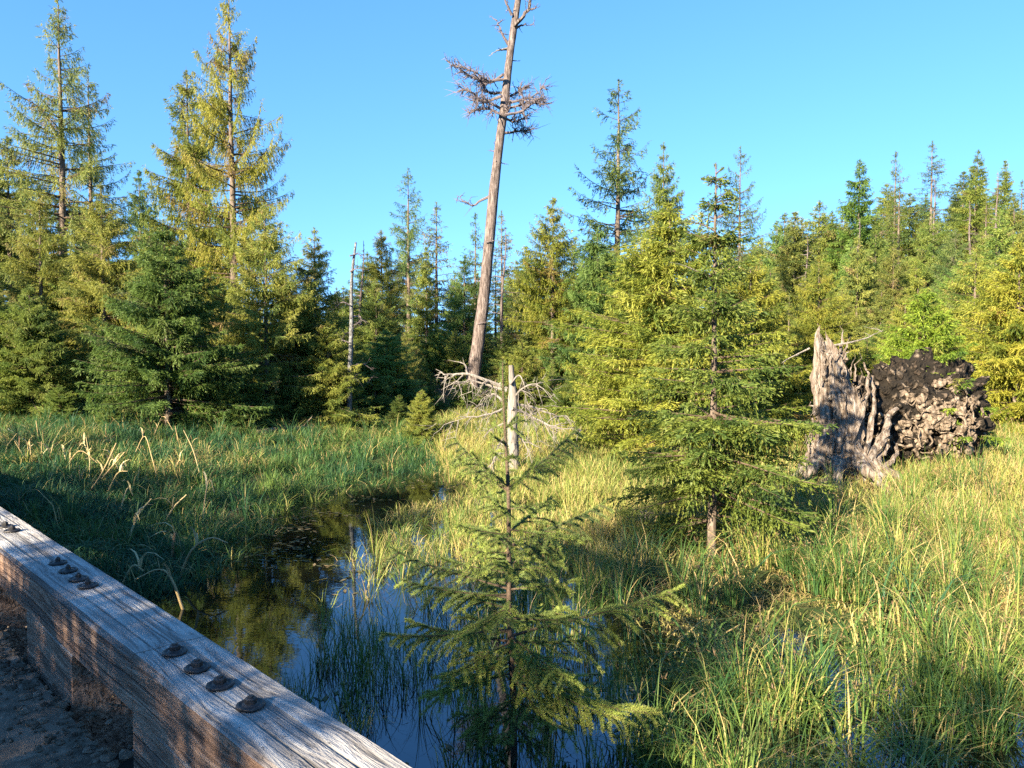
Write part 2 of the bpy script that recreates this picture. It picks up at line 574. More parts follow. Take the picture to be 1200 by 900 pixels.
# ------------------------------------------------------------------ conifers
def conifer(seed, H, prof, nb, r0=None, e_lo=-.05, e_hi=.55, droop=.35, uptip=.12, tw_sp=.10, tw_len=.34, hang=.4, cl=.085, cw=.022,
            per_m=26, zmin=.08, tint=(.45, .14), brown=.05, bare_top=0.0, lean=0.0, thin=0.0, gap=.0, trunk_seg=8, near=False):
    """returns (trunk mesh, crown mesh). prof: list of (height fraction, branch length)"""
    rng = np.random.default_rng(seed)
    r0 = r0 or H * .011 + .015
    # trunk
    zz = np.linspace(0, H, 26)
    wob = np.cumsum(rng.normal(0, .012 * H / 26, (26, 2)), axis=0)
    wob -= np.linspace(0, 1, 26)[:, None] * wob[-1] * .6
    ax = np.column_stack([wob[:, 0] + lean * zz, wob[:, 1], zz - .25 * (np.arange(26) == 0)])
    rad = r0 * (1 - zz / H) ** .85 + .004
    rad[0] *= 1.35
    gt = Geo()
    gt.tube(ax, rad, trunk_seg, 0, .5, .06, rng)
    gc = Geo()
    # branches
    u = np.sort(rng.uniform(0, 1, nb))
    whorl = .55 + .35 * rng.uniform(0, 1)
    zf = zmin + (1 - zmin) * u ** .92
    zf = np.clip(np.where(rng.uniform(0, 1, nb) < whorl, np.round(zf * H / .38) * .38 / H + rng.normal(0, .004, nb), zf), zmin, .995 - bare_top)
    keep = rng.uniform(0, 1, nb) > gap * (vnoise(zf * 9, zf * 0 + seed, seed) > 0)
    keep &= rng.uniform(0, 1, nb) > thin * (zf > .42)
    zf = zf[keep]
    nb = len(zf)
    az = rng.uniform(0, 2 * math.pi, nb)
    pz, pl = zip(*prof)
    L = np.interp(zf, pz, pl) * rng.uniform(.5, 1.2, nb) * (1 + .18 * np.cos(az * 2 + seed))
    L = np.maximum(L, .05)
    f = (zf - zmin) / (1 - zmin)
    e = e_lo + (e_hi - e_lo) * f ** 1.3 + rng.normal(0, .08, nb)
    dr = droop * (1 - .7 * f) * rng.uniform(.6, 1.3, nb)
    up = uptip * rng.uniform(.5, 1.5, nb)
    Rv = np.stack([np.cos(az), np.sin(az), 0 * az], -1)
    Sv = np.stack([-np.sin(az), np.cos(az), 0 * az], -1)
    B0 = np.stack([np.interp(zf * H, zz, ax[:, 0]), np.interp(zf * H, zz, ax[:, 1]), zf * H], -1)
    wig = rng.normal(0, .06, nb)

    def path(s):                               # s (B,T) -> (B,T,3)
        zof = e[:, None] * s - dr[:, None] * s ** 2 + up[:, None] * s ** 3
        return B0[:, None] + L[:, None, None] * (Rv[:, None] * (s * (1 - .1 * np.abs(zof)))[..., None] + Sv[:, None] * (wig[:, None] * s * s)[..., None]
                                                 + np.array([0, 0, 1.0]) * zof[..., None])
    s7 = np.broadcast_to(np.linspace(0, 1, 7)[None], (nb, 7))
    br = (.006 + .011 * L)[:, None] * (1.03 - s7)
    gc.tubes(path(s7), br, 4, 1, .5)
    btint = np.clip(rng.normal(tint[0], tint[1], nb), .02, .9)
    isb = rng.uniform(0, 1, nb) < brown
    btint = np.where(isb, rng.uniform(.9, 1, nb), btint)
    # twigs: two sides
    T = int(max(6, np.max(L) / tw_sp * 2))
    s = rng.uniform(.1, 1.0, (nb, T)) ** .8
    live = (np.arange(T)[None] < np.maximum(5, L / tw_sp * 2)[:, None])
    side = np.where(rng.uniform(0, 1, (nb, T)) < .5, -1.0, 1.0)
    env = (1.0 - s) ** .55 * np.clip(s * 3.2, .25, 1)
    l = np.minimum(tw_len, .42 * L[:, None]) * env * rng.uniform(.55, 1.2, (nb, T)) + .05
    th = rng.uniform(.5, 1.15, (nb, T))
    isH = rng.uniform(0, 1, (nb, T)) < hang
    hz = np.where(isH, -rng.uniform(.6, 1.6, (nb, T)), rng.normal(-.08, .16, (nb, T)))
    fl = np.where(isH, .5, 1.0)
    d = Rv[:, None] * (fl * np.cos(th))[..., None] + Sv[:, None] * (fl * side * np.sin(th))[..., None] + np.array([0, 0, 1.0]) * hz[..., None]
    d /= np.linalg.norm(d, axis=2)[..., None]
    P0 = path(s)
    bi, ti = np.nonzero(live)
    P0, d, l = P0[bi, ti], d[bi, ti], l[bi, ti]
    tb = btint[bi] + rng.normal(0, .05, len(bi))
    n = len(bi)
    # shoots on the twigs
    K = max(2, int(per_m * np.max(l)))
    q = (np.arange(K)[None] + rng.uniform(0, 1, (n, K))) / K
    on = rng.uniform(0, 1, (n, K)) < np.maximum(l / np.max(l), 2.0 / K)[:, None]
    pos = P0[:, None] + d[:, None] * (l[:, None] * q)[..., None] - np.array([0, 0, 1.0]) * (.25 * l[:, None] * q * q)[..., None]
    ti, ki = np.nonzero(on)
    base = pos[ti, ki]
    dirs = d[ti] + rng.normal(0, .3, (len(ti), 3)) - np.array([0, 0, .15])
    ln = cl * rng.uniform(.6, 1.3, len(ti))
    wd = cw * rng.uniform(.7, 1.3, len(ti))
    tt = np.clip(tb[ti] + rng.normal(0, .05, len(ti)), 0, 1)
    # the newest shoots at the ends are paler
    tt = np.where((tt < .88), np.minimum(tt + .10 * (q[ti, ki] > .75), .88), tt)
    gc.kites(base, dirs, ln, wd, 0, tt, rng)
    # shoots along the branch and the leader
    KB = int(max(4, per_m * .55 * np.max(L)))
    sb = rng.uniform(.12, 1.0, (nb, KB))
    on = (rng.uniform(0, 1, (nb, KB)) < np.maximum(L / np.max(L), 3.0 / KB)[:, None])
    bi, ki = np.nonzero(on)
    base = path(sb)[bi, ki]
    dirs = Rv[bi] * 1.0 + rng.normal(0, .6, (len(bi), 3))
    gc.kites(base, dirs, cl * rng.uniform(.6, 1.2, len(bi)), cw * rng.uniform(.7, 1.3, len(bi)), 0, np.clip(btint[bi], 0, 1), rng)
    if bare_top <= 0:
        nl = int(90 * per_m / 26)
        zl = H * (1 - rng.uniform(0, .12, nl) ** 1.2)
        base = np.stack([np.interp(zl, zz, ax[:, 0]), np.interp(zl, zz, ax[:, 1]), zl], -1)
        dirs = rng.normal(0, .6, (nl, 3)) + np.array([0, 0, .9])
        gc.kites(base, dirs, cl * rng.uniform(.6, 1.2, nl), cw * rng.uniform(.7, 1.2, nl), 0, np.clip(rng.normal(tint[0], .1, nl), 0, .9), rng)
    return gt.mesh('trunk', [M['bark']], True), gc.mesh('crown', [M['needle'], M['twig']])


TALL = [conifer(11, 15, [(.0, 3.0), (.25, 3.0), (.5, 2.5), (.7, 1.65), (.88, .65), (1, .06)], 270, droop=.42, uptip=.36, e_lo=-.1, e_hi=.5, hang=.7,
                tw_len=.42, tw_sp=.07, per_m=38, cl=.11, cw=.019, tint=(.5, .14), brown=.08, gap=.3, zmin=.04),
        conifer(12, 15, [(.0, 2.9), (.3, 2.8), (.5, 2.5), (.7, 1.8), (.88, .8), (1, .06)], 230, droop=.5, uptip=.46, e_lo=-.1, e_hi=.5, hang=.88,
                tw_len=.58, tw_sp=.06, per_m=38, cl=.11, cw=.019, tint=(.6, .15), brown=.08, gap=.3, zmin=.04)]
OPEN = [conifer(15, 14, [(0, 2.3), (.3, 2.3), (.55, 2.1), (.75, 1.45), (.9, .65), (1, .08)], 165, droop=.42, uptip=.36, e_lo=-.05, e_hi=.55, hang=.55,
                tw_len=.46, tw_sp=.08, per_m=32, cl=.12, cw=.025, tint=(.36, .12), brown=.05, gap=.35, zmin=.1)]
YOUNG = [conifer(21 + i, 5.2, [(0, 1.8), (.15, 1.95), (.4, 1.5), (.7, .9), (.9, .36), (1, .06)], 330, droop=.2, uptip=.14, e_lo=.0, e_hi=.6, hang=.3,
                 tw_len=.38, tw_sp=.045, per_m=64, cl=.08, cw=.0145, tint=(.5, .14), brown=.012, zmin=.03) for i in range(3)]
MIDS = [conifer(31 + i, 8.5, [(0, 2.2), (.2, 2.2), (.45, 1.8), (.7, 1.1), (.9, .48), (1, .06)], 300, droop=.3, uptip=.2, e_lo=-.05, e_hi=.55, hang=.45,
                tw_len=.44, tw_sp=.055, per_m=54, cl=.095, cw=.0165, tint=(.5, .15), brown=.06, zmin=.03, gap=.15) for i in range(3)]
HILL = [conifer(41 + i, 12, [(0, 2.3), (.3, 2.2), (.55, 1.7), (.8, .95), (.93, .42), (1, .08)], 300, droop=.3, uptip=.15, e_lo=-.05, e_hi=.5, hang=.45,
                tw_len=.5, tw_sp=.09, per_m=28, cl=.16, cw=.036, tint=(.45, .14), brown=.05, zmin=.04, gap=.18) for i in range(3)]
SPARSE = [conifer(51 + i, 9, [(0, 1.4), (.3, 1.4), (.6, 1.0), (.85, .55), (1, .06)], 130, droop=.4, uptip=.28, e_lo=-.1, e_hi=.5, hang=.45,
                  tw_len=.36, tw_sp=.10, per_m=26, cl=.11, cw=.026, tint=(.4, .12), brown=.12, zmin=.1, gap=.35) for i in range(2)]
NTREE = 0


def tree(arch, px, top_y, dist, label, group=None, col=(1, 1, 1), rz=None, tilt=0.0, wide=1.0, name='spruce_tree', xy=None, h=None):
    """arch = (trunk mesh, crown mesh, natural height); stands on the ground at the distance given, its top at top_y in the photograph"""
    global NTREE
    NTREE += 1
    (tm, cm), H = arch
    if xy is None:
        p = at(px, top_y, dist)
        x, y = p[0], p[1]
    else:
        x, y = xy
    z = float(height(np.array(x), np.array(y)))
    hh = h if h else p[2] - z
    s = hh / H
    o = empty(name, (x, y, z), RNG.uniform(0, 6.28) if rz is None else rz)
    o.scale = (s * wide, s * wide, s)
    o.rotation_euler.y = tilt
    link('trunk', tm, o)
    c = link('crown', cm, o)
    c.color = (*col, 1)
    tag(o, label, 'tree', group)
    return o


YEL, GRN, BLU, DRK, RUS = (1.3, 1.2, .75), (.95, 1.1, .9), (.75, .95, 1.15), (.55, .75, .75), (1.4, 1.1, .85)
A = lambda lst, i: (lst[i % len(lst)], {id(TALL): 15, id(OPEN): 14, id(YOUNG): 5.2, id(MIDS): 8.5, id(HILL): 12, id(SPARSE): 9}[id(lst)])

# main trees, left to right
tree(A(TALL, 0), 68, -6, 27, 'tallest grey-green open spruce near the left edge of the clearing', None, (1.15, 1.1, 1.0), wide=1.15)
tree(A(OPEN, 0), 103, 84, 31, 'slim spruce close behind the tall grey-green one on the left', None, (1.05, 1.05, .95))
tree(A(TALL, 1), 268, -22, 24, 'tall yellow-green spruce with drooping branchlets, right of the grey-green one', None, (1.3, 1.15, .65), wide=1.0)
tree(A(MIDS, 0), 218, 84, 26, 'denser spruce on the left side of the tall drooping yellow-green spruce', None, (1.1, 1.05, .65), wide=.85)
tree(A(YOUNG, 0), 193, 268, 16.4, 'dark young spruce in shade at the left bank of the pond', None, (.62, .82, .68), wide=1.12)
tree(A(YOUNG, 1), 28, 350, 18, 'low bushy green spruce at the left edge beneath the tall ones', None, (1.1, 1.2, .8), wide=1.3)
tree(A(MIDS, 1), 310, 240, 18.6, 'brownish green spruce right of the dark shaded young spruce', None, (1.3, 1.2, .95), wide=1.1)
tree(A(MIDS, 2), 368, 268, 20, 'spruce with brown twigs behind the silver snag', None, (1.3, 1.2, .9), wide=1.1)
tree(A(MIDS, 1), 8, 160, 29, 'spruce cut by the left edge of the picture', None, (1.0, 1.05, .9), wide=1.1)
tree(A(MIDS, 2), 118, 215, 20.5, 'tawny yellow spruce under the tall grey-green one', None, (1.45, 1.3, 1.0), wide=1.15)
tree(A(MIDS, 0), 45, 225, 22, 'olive spruce between the left edge and the tall grey-green one', None, (1.25, 1.15, .8), wide=1.1)
tree(A(HILL, 0), 163, 200, 50, 'small dark spruce top far away in the gap between the two tallest spruces', None, DRK, wide=.8)
tree(A(HILL, 1), 182, 240, 52, 'lower dark spruce top far away in the gap between the two tallest spruces', None, DRK, wide=.8)
tree(A(OPEN, 0), 478, 197, 38, 'dark pointed spruce left of the tall dead trunk', None, (.9, 1.05, 1.1), wide=1.1)
tree(A(SPARSE, 0), 511, 238, 36, 'thin spruce with few twigs between the dark pointed spruce and the dead trunk', None, (1.1, 1.0, .9), wide=1.2)
tree(A(SPARSE, 1), 557, 250, 40, 'faint thin spruce close left of the dead trunk', None, BLU)
tree(A(SPARSE, 0), 588, 248, 40, 'wispy half dead spruce just right of the dead trunk', None, (1.2, 1.0, 1.0))
tree(A(MIDS, 0), 447, 270, 31, 'olive spruce right of the silver snag', None, (1.15, 1.05, .75))
tree(A(MIDS, 1), 648, 232, 25.5, 'yellow-green pointed spruce right of the dead trunk', None, (1.35, 1.25, .7), wide=1.0)
tree(A(YOUNG, 2), 700, 268, 25, 'bluish dense spruce right of the yellow-green pointed one', None, (.7, .95, .85), wide=1.0)
tree(A(OPEN, 0), 725, 94, 34, 'tall open blue-green spruce right of the middle against the sky', None, (1.0, 1.1, 1.1), rz=2.0, wide=1.25)
tree(A(MIDS, 2), 778, 168, 27, 'dense dark-topped spruce with bare leader beside the tall open blue-green spruce', None, (.85, .95, .65), wide=.7)
tree(A(YOUNG, 1), 785, 240, 15.5, 'broad bright yellow-green spruce behind the thin-topped spruce by the water', None, (1.5, 1.42, .85), wide=1.3, rz=1)
tree(A(YOUNG, 0), 735, 330, 17.5, 'small yellow-green spruce at the left foot of the broad bright one', None, (1.4, 1.35, .85), wide=1.0)
tree(A(OPEN, 0), 868, 172, 36, 'narrow spruce behind the thin-topped spruce by the water', None, (.95, 1.05, 1.05), wide=.9, rz=4)
tree(A(YOUNG, 2), 880, 300, 18, 'yellowish spruce behind the right side of the thin-topped spruce', None, (1.5, 1.35, .75), wide=1.1)
tree(A(YOUNG, 0), 1084, 340, 13.9, 'bright green low spruce spreading over the upturned root mass', None, (1.15, 1.35, .62), wide=1.3, rz=2.2)
tree(A(YOUNG, 1), 1195, 285, 17.5, 'yellowish spruce at the right edge beside the dry meadow', None, (1.55, 1.35, .72), wide=1.1)
tree(A(MIDS, 1), 960, 300, 20.5, 'yellowish spruce behind the broken stump', None, (1.45, 1.3, .75), wide=1.1)
tree(A(HILL, 1), 1008, 188, 48, 'broad dark green spruce standing highest at the left end of the hillside', None, (.8, 1.1, .7), wide=1.25)
tree(A(SPARSE, 1), 1050, 178, 62, 'thin grey topped spruce on the hillside right of the broad dark one', None, (.9, .9, 1.0))
tree(A(SPARSE, 0), 1093, 166, 66, 'dark feathery spruce top rising over the hillside trees', None, (.7, .8, 1.0), wide=1.2)
tree(A(HILL, 2), 1146, 176, 60, 'dense olive spruce near the right end of the hillside', None, (1.0, 1.1, .8))
tree(A(HILL, 0), 1178, 188, 58, 'pale green spruce at the right end of the hillside', None, (1.1, 1.15, .9))
tree(A(MIDS, 0), 1120, 268, 30, 'silvery blue spruce above the bright green low one on the right', None, (.95, 1.1, 1.2), wide=1.1)

# filler trees of the forest wall and the hillside
KN_X = [-80, 150, 330, 430, 560, 640, 720, 880, 940, 1000, 1100, 1280]
KN_Y = [200, 235, 285, 285, 300, 285, 290, 275, 250, 225, 205, 195]


def filler(n, dlo, dhi, xlo, xhi, drop, lists, label, group, cols, seed, wlo=.9, whi=1.2):
    rng = np.random.default_rng(seed)
    xs = np.linspace(xlo, xhi, n) + rng.uniform(-.5, .5, n) * (xhi - xlo) / n
    rng.shuffle(xs)
    for i, px in enumerate(xs):
        d = dlo + (dhi - dlo) * rng.uniform(0, 1)
        ty = np.interp(px, KN_X, KN_Y) + rng.uniform(*drop)
        if abs(px - 562) < 42 and d < 31:
            d = rng.uniform(31, 40)
        if abs(px - 410) < 22 and d < 20:
            d = 24
        lst = lists[int(rng.integers(len(lists)))]
        c = np.array(cols[int(rng.integers(len(cols)))]) * rng.uniform(.85, 1.15)
        tree(A(lst, int(rng.integers(3))), px, ty, d, label, group, tuple(c), rz=rng.uniform(0, 6.28), wide=rng.uniform(wlo, whi))


WALL = [(1.3, 1.3, 1.0), (1.15, 1.25, 1.0), (1.45, 1.38, 1.0), (.95, 1.2, 1.05), (1.35, 1.25, 1.1)]
filler(24, 17.8, 25, -60, 490, (60, 165), [YOUNG, YOUNG, MIDS], 'one of the mixed young spruces along the left forest edge', 'young spruces along the left forest edge', WALL, 61, 1.05, 1.4)
filler(22, 21.5, 34, 400, 780, (35, 140), [YOUNG, MIDS], 'one of the young spruces in the middle of the forest wall', 'young spruces in the middle forest wall', WALL, 62, 1.05, 1.4)
filler(22, 33, 46, 330, 780, (-5, 60), [MIDS, HILL, MIDS, SPARSE], 'one of the farther spruces whose tops line the sky beyond the pond', 'far spruces beyond the pond', WALL, 63, 1.0, 1.4)
filler(12, 29, 42, -60, 340, (0, 90), [MIDS, HILL], 'one of the spruces filling the forest behind the tall left pair', 'spruces behind the tall left pair', WALL, 64, 1.0, 1.4)
filler(22, 19.5, 27, 860, 1290, (85, 175), [YOUNG, MIDS], 'one of the yellow-green young spruces at the foot of the hillside', 'young spruces at the foot of the hillside', [(1.4, 1.35, .9), (1.2, 1.3, .85), (1.5, 1.4, .95), (1.0, 1.25, .95)], 65, 1.1, 1.5)
filler(34, 27, 45, 850, 1290, (30, 125), [MIDS, HILL, HILL, MIDS, SPARSE], 'one of the mid-green spruces climbing the hillside', 'spruces climbing the hillside', WALL, 66, 1.1, 1.5)
filler(48, 46, 78, 850, 1290, (-4, 65), [HILL, HILL, HILL, SPARSE], 'one of the spruces along the top of the hillside', 'spruces along the top of the hillside', [(1.0, 1.1, .85), (1.15, 1.15, .8), (.8, 1.0, .85), (.85, .95, 1.0)], 67, 1.1, 1.5)
filler(12, 40, 60, 840, 985, (-10, 25), [HILL, HILL, MIDS], 'one of the spruces closing the gap at the left foot of the hillside', 'spruces at the left foot of the hillside', WALL, 69, 1.1, 1.5)
filler(14, 44, 66, 560, 900, (-6, 40), [HILL, HILL, SPARSE], 'one of the distant spruces left of the hillside', 'distant spruces left of the hillside', WALL, 68, 1.0, 1.4)

rng_s = np.random.default_rng(71)
for px, py, h in ((70, 498, .9), (128, 505, .7), (262, 508, 1.3), (300, 500, 1.0), (335, 503, 1.5), (385, 498, 1.1), (440, 497, 1.4), (468, 500, .8), (20, 490, 1.2), (245, 498, 1.9), (505, 488, .9), (425, 488, 1.8), (690, 480, 1.3), (725, 486, 1.0), (545, 484, 1.0), (580, 486, .8), (622, 488, 1.3), (655, 490, .9), (675, 492, 1.5), (1150, 470, 1.0)):
    p_ = onground(px, py)
    tree(A(YOUNG, int(rng_s.integers(3))), 0, 0, 0, 'one of the knee to chest high spruce seedlings along the forest edge', 'spruce seedlings along the forest edge',
         tuple(np.array((.8, .95, .75)) * rng_s.uniform(.7, 1.3)), xy=(p_[0], p_[1]), h=h, wide=rng_s.uniform(1.2, 1.8), name='spruce_seedling')

# trees on the other side of the bridge: they shade the foreground
for i, (x, y, h, lst) in enumerate([(-23, 2.5, 9.5, 'T'), (-19.5, -1.5, 10.5, 'M'), (-25, 7, 7, 'M'), (-15.5, -5, 11.0, 'T'), (-12.5, -3.5, 9, 'M'),
                                    (-11.0, -9.2, 9.0, 'M'), (-9.7, -11.4, 9.6, 'M'), (-8.5, -7.5, 8.0, 'O'), (-7.0, -13.5, 11.5, 'T'), (-20.5, -6.5, 10.5, 'M'), (-17, 3.2, 6.0, 'S'), (-17.3, -3.2, 10.2, 'M'), (-14.2, -1.6, 8.6, 'M'),
                                    (-3.5, -14.5, 10.0, 'O'), (-6.9, -4.9, 7.6, 'O'), (-5.4, -5.4, 7.0, 'O'), (-4.9, -5.2, 4.6, 'Y'), (-7.7, -3.0, 8.6, 'M'), (-8.9, -1.3, 5.8, 'S')]):
    lst = {'T': TALL, 'M': MIDS, 'O': OPEN, 'Y': YOUNG, 'S': SPARSE}[lst]
    tree(A(lst, i), 0, 0, 0, 'one of the spruces on the near side of the bridge', 'spruces on the near side of the bridge', (1, 1, 1), xy=(x, y), h=h, wide=1.0)


# ------------------------------------------------------------------ thin-topped spruce by the water
def near_spruce():
    rng = np.random.default_rng(5)
    base = onz(834, 655, .08)
    D = base[1]
    top = at(828, 196, D)
    H = top[2] - base[2] + .05
    tm, cm = conifer(71, H, [(0, .85), (.1, 1.05), (.22, 1.12), (.35, .9), (.46, .66), (.6, .52), (.72, .4), (.85, .22), (1, .05)], 340, r0=.05, droop=.12, uptip=.05,
                     e_lo=-.12, e_hi=.6, hang=.15, tw_len=.36, tw_sp=.034, per_m=60, cl=.048, cw=.014, tint=(.42, .14), brown=.04, zmin=.09, gap=.22, bare_top=.04, thin=.3)
    o = empty('spruce_tree', base)
    link('trunk', tm, o)
    c = link('crown', cm, o)
    c.color = (1.0, 1.05, .75, 1)
    g = Geo()
    for z0, a, L, e in [(.83, 3.3, .42, .55), (.90, .1, .25, .35), (.95, 2.6, .15, .55), (.972, .5, .10, .9), (.985, 1.4, .1, .8), (.70, 3.2, .5, .75), (.86, 5.5, .2, .4), (.78, 1.9, .3, .2)]:
        s = np.linspace(0, 1, 7)
        p = np.column_stack([np.cos(a) * L * s, np.sin(a) * L * s, H * z0 + L * (e * s - .25 * s * s + .2 * s ** 3 * np.sin(a * 5))])
        g.tube(p, .011 * (1.1 - s), 5, 1, .5)
        n = 130
        i = rng.uniform(.45, 1, n)
        b = np.column_stack([np.interp(i, s, p[:, j]) for j in range(3)])
        g.kites(b, rng.normal(0, .6, (n, 3)) + np.array([np.cos(a), np.sin(a), .2]), rng.uniform(.02, .035, n), np.full(n, .007), 0, rng.uniform(.3, .6, n), rng)
    g.obj('bare_branches', [M['needle'], M['deadtwig']], o)
    tag(o, 'spruce with nearly bare thin top and dark spreading lower branches at the water edge', 'tree')
    return o, D


near_spruce()


# ------------------------------------------------------------------ foreground sapling
def sapling():
    rng = np.random.default_rng(3)
    base = onz(602, 905, -.06)
    D = base[1]
    H = at(590, 424, D)[2] - base[2]
    o = empty('spruce_sapling', base)
    tag(o, 'young spruce sapling with pale bright tips standing in the pond right before the bridge', 'sapling')
    lean = (at(590, 424, D)[0] - base[0])
    zz = np.linspace(0, H, 30)
    ax = np.column_stack([lean * (zz / H) ** 1.2 + .006 * np.sin(zz * 5), .008 * np.sin(zz * 4 + 1), zz])
    g = Geo()
    g.tube(ax, .016 * (1 - zz / H) ** .7 + .0045, 8, 0, .5, .08, rng)
    g.obj('trunk', [M['twig']], o, True)
    # branches grouped by tier of the trunk
    px_m = F / D

    def zof(py):
        return at(600, py, D)[2] - base[2]
    tiers = []
    # (pixel height, azimuth, length, elevation, tint)
    B = []
    for py, n, L, e, t in [(508, 4, .13, .55, .45), (540, 3, .12, .5, .45), (572, 5, .40, .62, .42), (604, 5, .33, .3, .38), (628, 5, .46, .22, .38), (652, 4, .32, .2, .4),
                           (668, 5, .5, .28, .4), (692, 5, .52, .12, .42), (716, 5, .56, .1, .45), (735, 4, .45, .0, .5), (752, 6, .66, .05, .52), (775, 6, .55, -.05, .42),
                           (798, 6, .52, -.12, .45), (822, 6, .5, -.18, .42), (848, 5, .42, -.2, .35), (872, 4, .35, -.2, .3)]:
        a0 = rng.uniform(0, 6.28)
        n = n - (py > 740)
        for i in range(n):
            B.append((py + rng.normal(0, 6), a0 + 6.283 * i / n + rng.normal(0, .25), L * rng.uniform(.6, 1.0), e + rng.normal(0, .1), t))
    # the branches that stand out in the photograph
    B += [(575, .25, .46, .75, .25), (575, 2.9, .36, .8, .22), (640, .35, .62, .35, .22), (640, .15, .4, .15, .2), (690, 3.0, .72, .28, .3), (745, .1, 1.02, .28, .5), (752, 3.05, .62, .18, .5),
          (738, 3.5, .75, .1, .4), (700, 3.3, .62, .2, .3), (770, 4.0, .62, -.05, .72), (785, 5.6, .72, -.12, .78), (790, 5.1, .5, -.2, .7), (780, 5.9, .5, -.1, .7), (800, 5.9, .85, -.02, .78),
          (775, 3.7, .55, -.1, .65), (760, 5.3, .5, .0, .6)]
    tier_geo = {}
    for py, a, L, e, t in B:
        z0 = zof(py)
        if z0 < .12 or L < .05:
            continue
        c0 = np.array([np.interp(z0, zz, ax[:, 0]), np.interp(z0, zz, ax[:, 1]), z0])
        s = np.linspace(0, 1, 8)
        Rv, Sv = np.array([math.cos(a), math.sin(a), 0]), np.array([-math.sin(a), math.cos(a), 0])
        w_ = rng.normal(0, .06)
        pth = c0 + L * (Rv[None] * (s * (1 - .12 * abs(e)))[:, None] + Sv[None] * (w_ * s * s)[:, None] + np.array([0, 0, 1.]) * (e * s - .2 * s * s + .2 * s ** 3)[:, None])
        key = int(py // 60)
        g = tier_geo.setdefault(key, Geo())
        g.tube(pth, .0065 * (.35 + L) * (1.15 - s), 5, 1, .5)
        shoots = [(pth, t)]
        ns = int(L / .045)
        for j in range(ns):
            q = .22 + .75 * (j + rng.uniform(0, .8)) / max(ns, 1)
            p0 = np.array([np.interp(q, s, pth[:, m]) for m in range(3)])
            sd = 1 if j % 2 else -1
            th = rng.uniform(.6, 1.0)
            l = (.36 * L * (1 - q) ** .7 + .06) * rng.uniform(.7, 1.15)
            d = Rv * math.cos(th) + Sv * sd * math.sin(th) + np.array([0, 0, rng.normal(-.05, .22)])
            u = np.linspace(0, 1, 5)
            sp = p0 + l * (d[None] * u[:, None] - np.array([0, 0, 1.]) * (.28 * u * u)[:, None])
            g.tube(sp, .0032 * (1.2 - u), 4, 1, .5)
            shoots.append((sp, t + .08 + rng.normal(0, .06) + (.12 if rng.uniform() < .25 else 0)))
        for sp, tt in shoots:
            ln = np.linalg.norm(np.diff(sp, axis=0), axis=1).sum()
            n = int(ln * 1900)
            if n < 3:
                continue
            q = rng.uniform(.0 if sp is not pth else .1, 1.0, n)
            u = np.linspace(0, 1, len(sp))
            p = np.column_stack([np.interp(q, u, sp[:, m]) for m in range(3)])
            tan = sp[-1] - sp[0]
            tan /= np.linalg.norm(tan) + 1e-9
            rd = rng.normal(size=(n, 3))
            rd -= (rd @ tan)[:, None] * tan
            rd /= np.linalg.norm(rd, axis=1)[:, None] + 1e-9
            rd[:, 2] += .25
            d = rd * .85 + tan[None] * rng.uniform(.35, .9, n)[:, None]
            tip = np.clip((q - .72) / .28, 0, 1) * (.5 if tt > .55 else .26)
            g.needles(p, d, rng.uniform(.014, .022, n), np.full(n, .003), 0, np.clip(tt + tip + rng.normal(0, .05, n), 0, 1), rng)
    # leader
    g = tier_geo.setdefault(8, Geo())
    n = 4200
    zl = rng.uniform(H * .55, H, n)
    p = np.column_stack([np.interp(zl, zz, ax[:, m]) for m in range(3)])
    aa = rng.uniform(0, 6.283, n)
    d = np.column_stack([np.cos(aa), np.sin(aa), rng.uniform(.1, 1.0, n)])
    g.needles(p, d, rng.uniform(.017, .026, n), np.full(n, .0028), 0, np.clip(rng.normal(.35, .1, n), 0, 1), rng)
    for key in sorted(tier_geo):
        tier_geo[key].obj('branch_whorl', [M['needle_near'], M['twig']], o)


sapling()


# ------------------------------------------------------------------ dead trunk and other dead wood
def px_path(pts, D, jit=0.0, rng=RNG):
    r = np.array([at(x, y, D) for x, y in pts])
    r[:, 1] += np.cumsum(rng.normal(0, jit, len(pts)))
    return r


def smooth_path(p, n):
    t = np.linspace(0, len(p) - 1, n)
    i = np.clip(t.astype(int), 0, len(p) - 2)
    f = (t - i)[:, None]
    m = np.gradient(p, axis=0)
    h00, h10, h01, h11 = 2 * f ** 3 - 3 * f ** 2 + 1, f ** 3 - 2 * f ** 2 + f, -2 * f ** 3 + 3 * f ** 2, f ** 3 - f ** 2
    return h00 * p[i] + h10 * m[i] + h01 * p[i + 1] + h11 * m[i + 1]


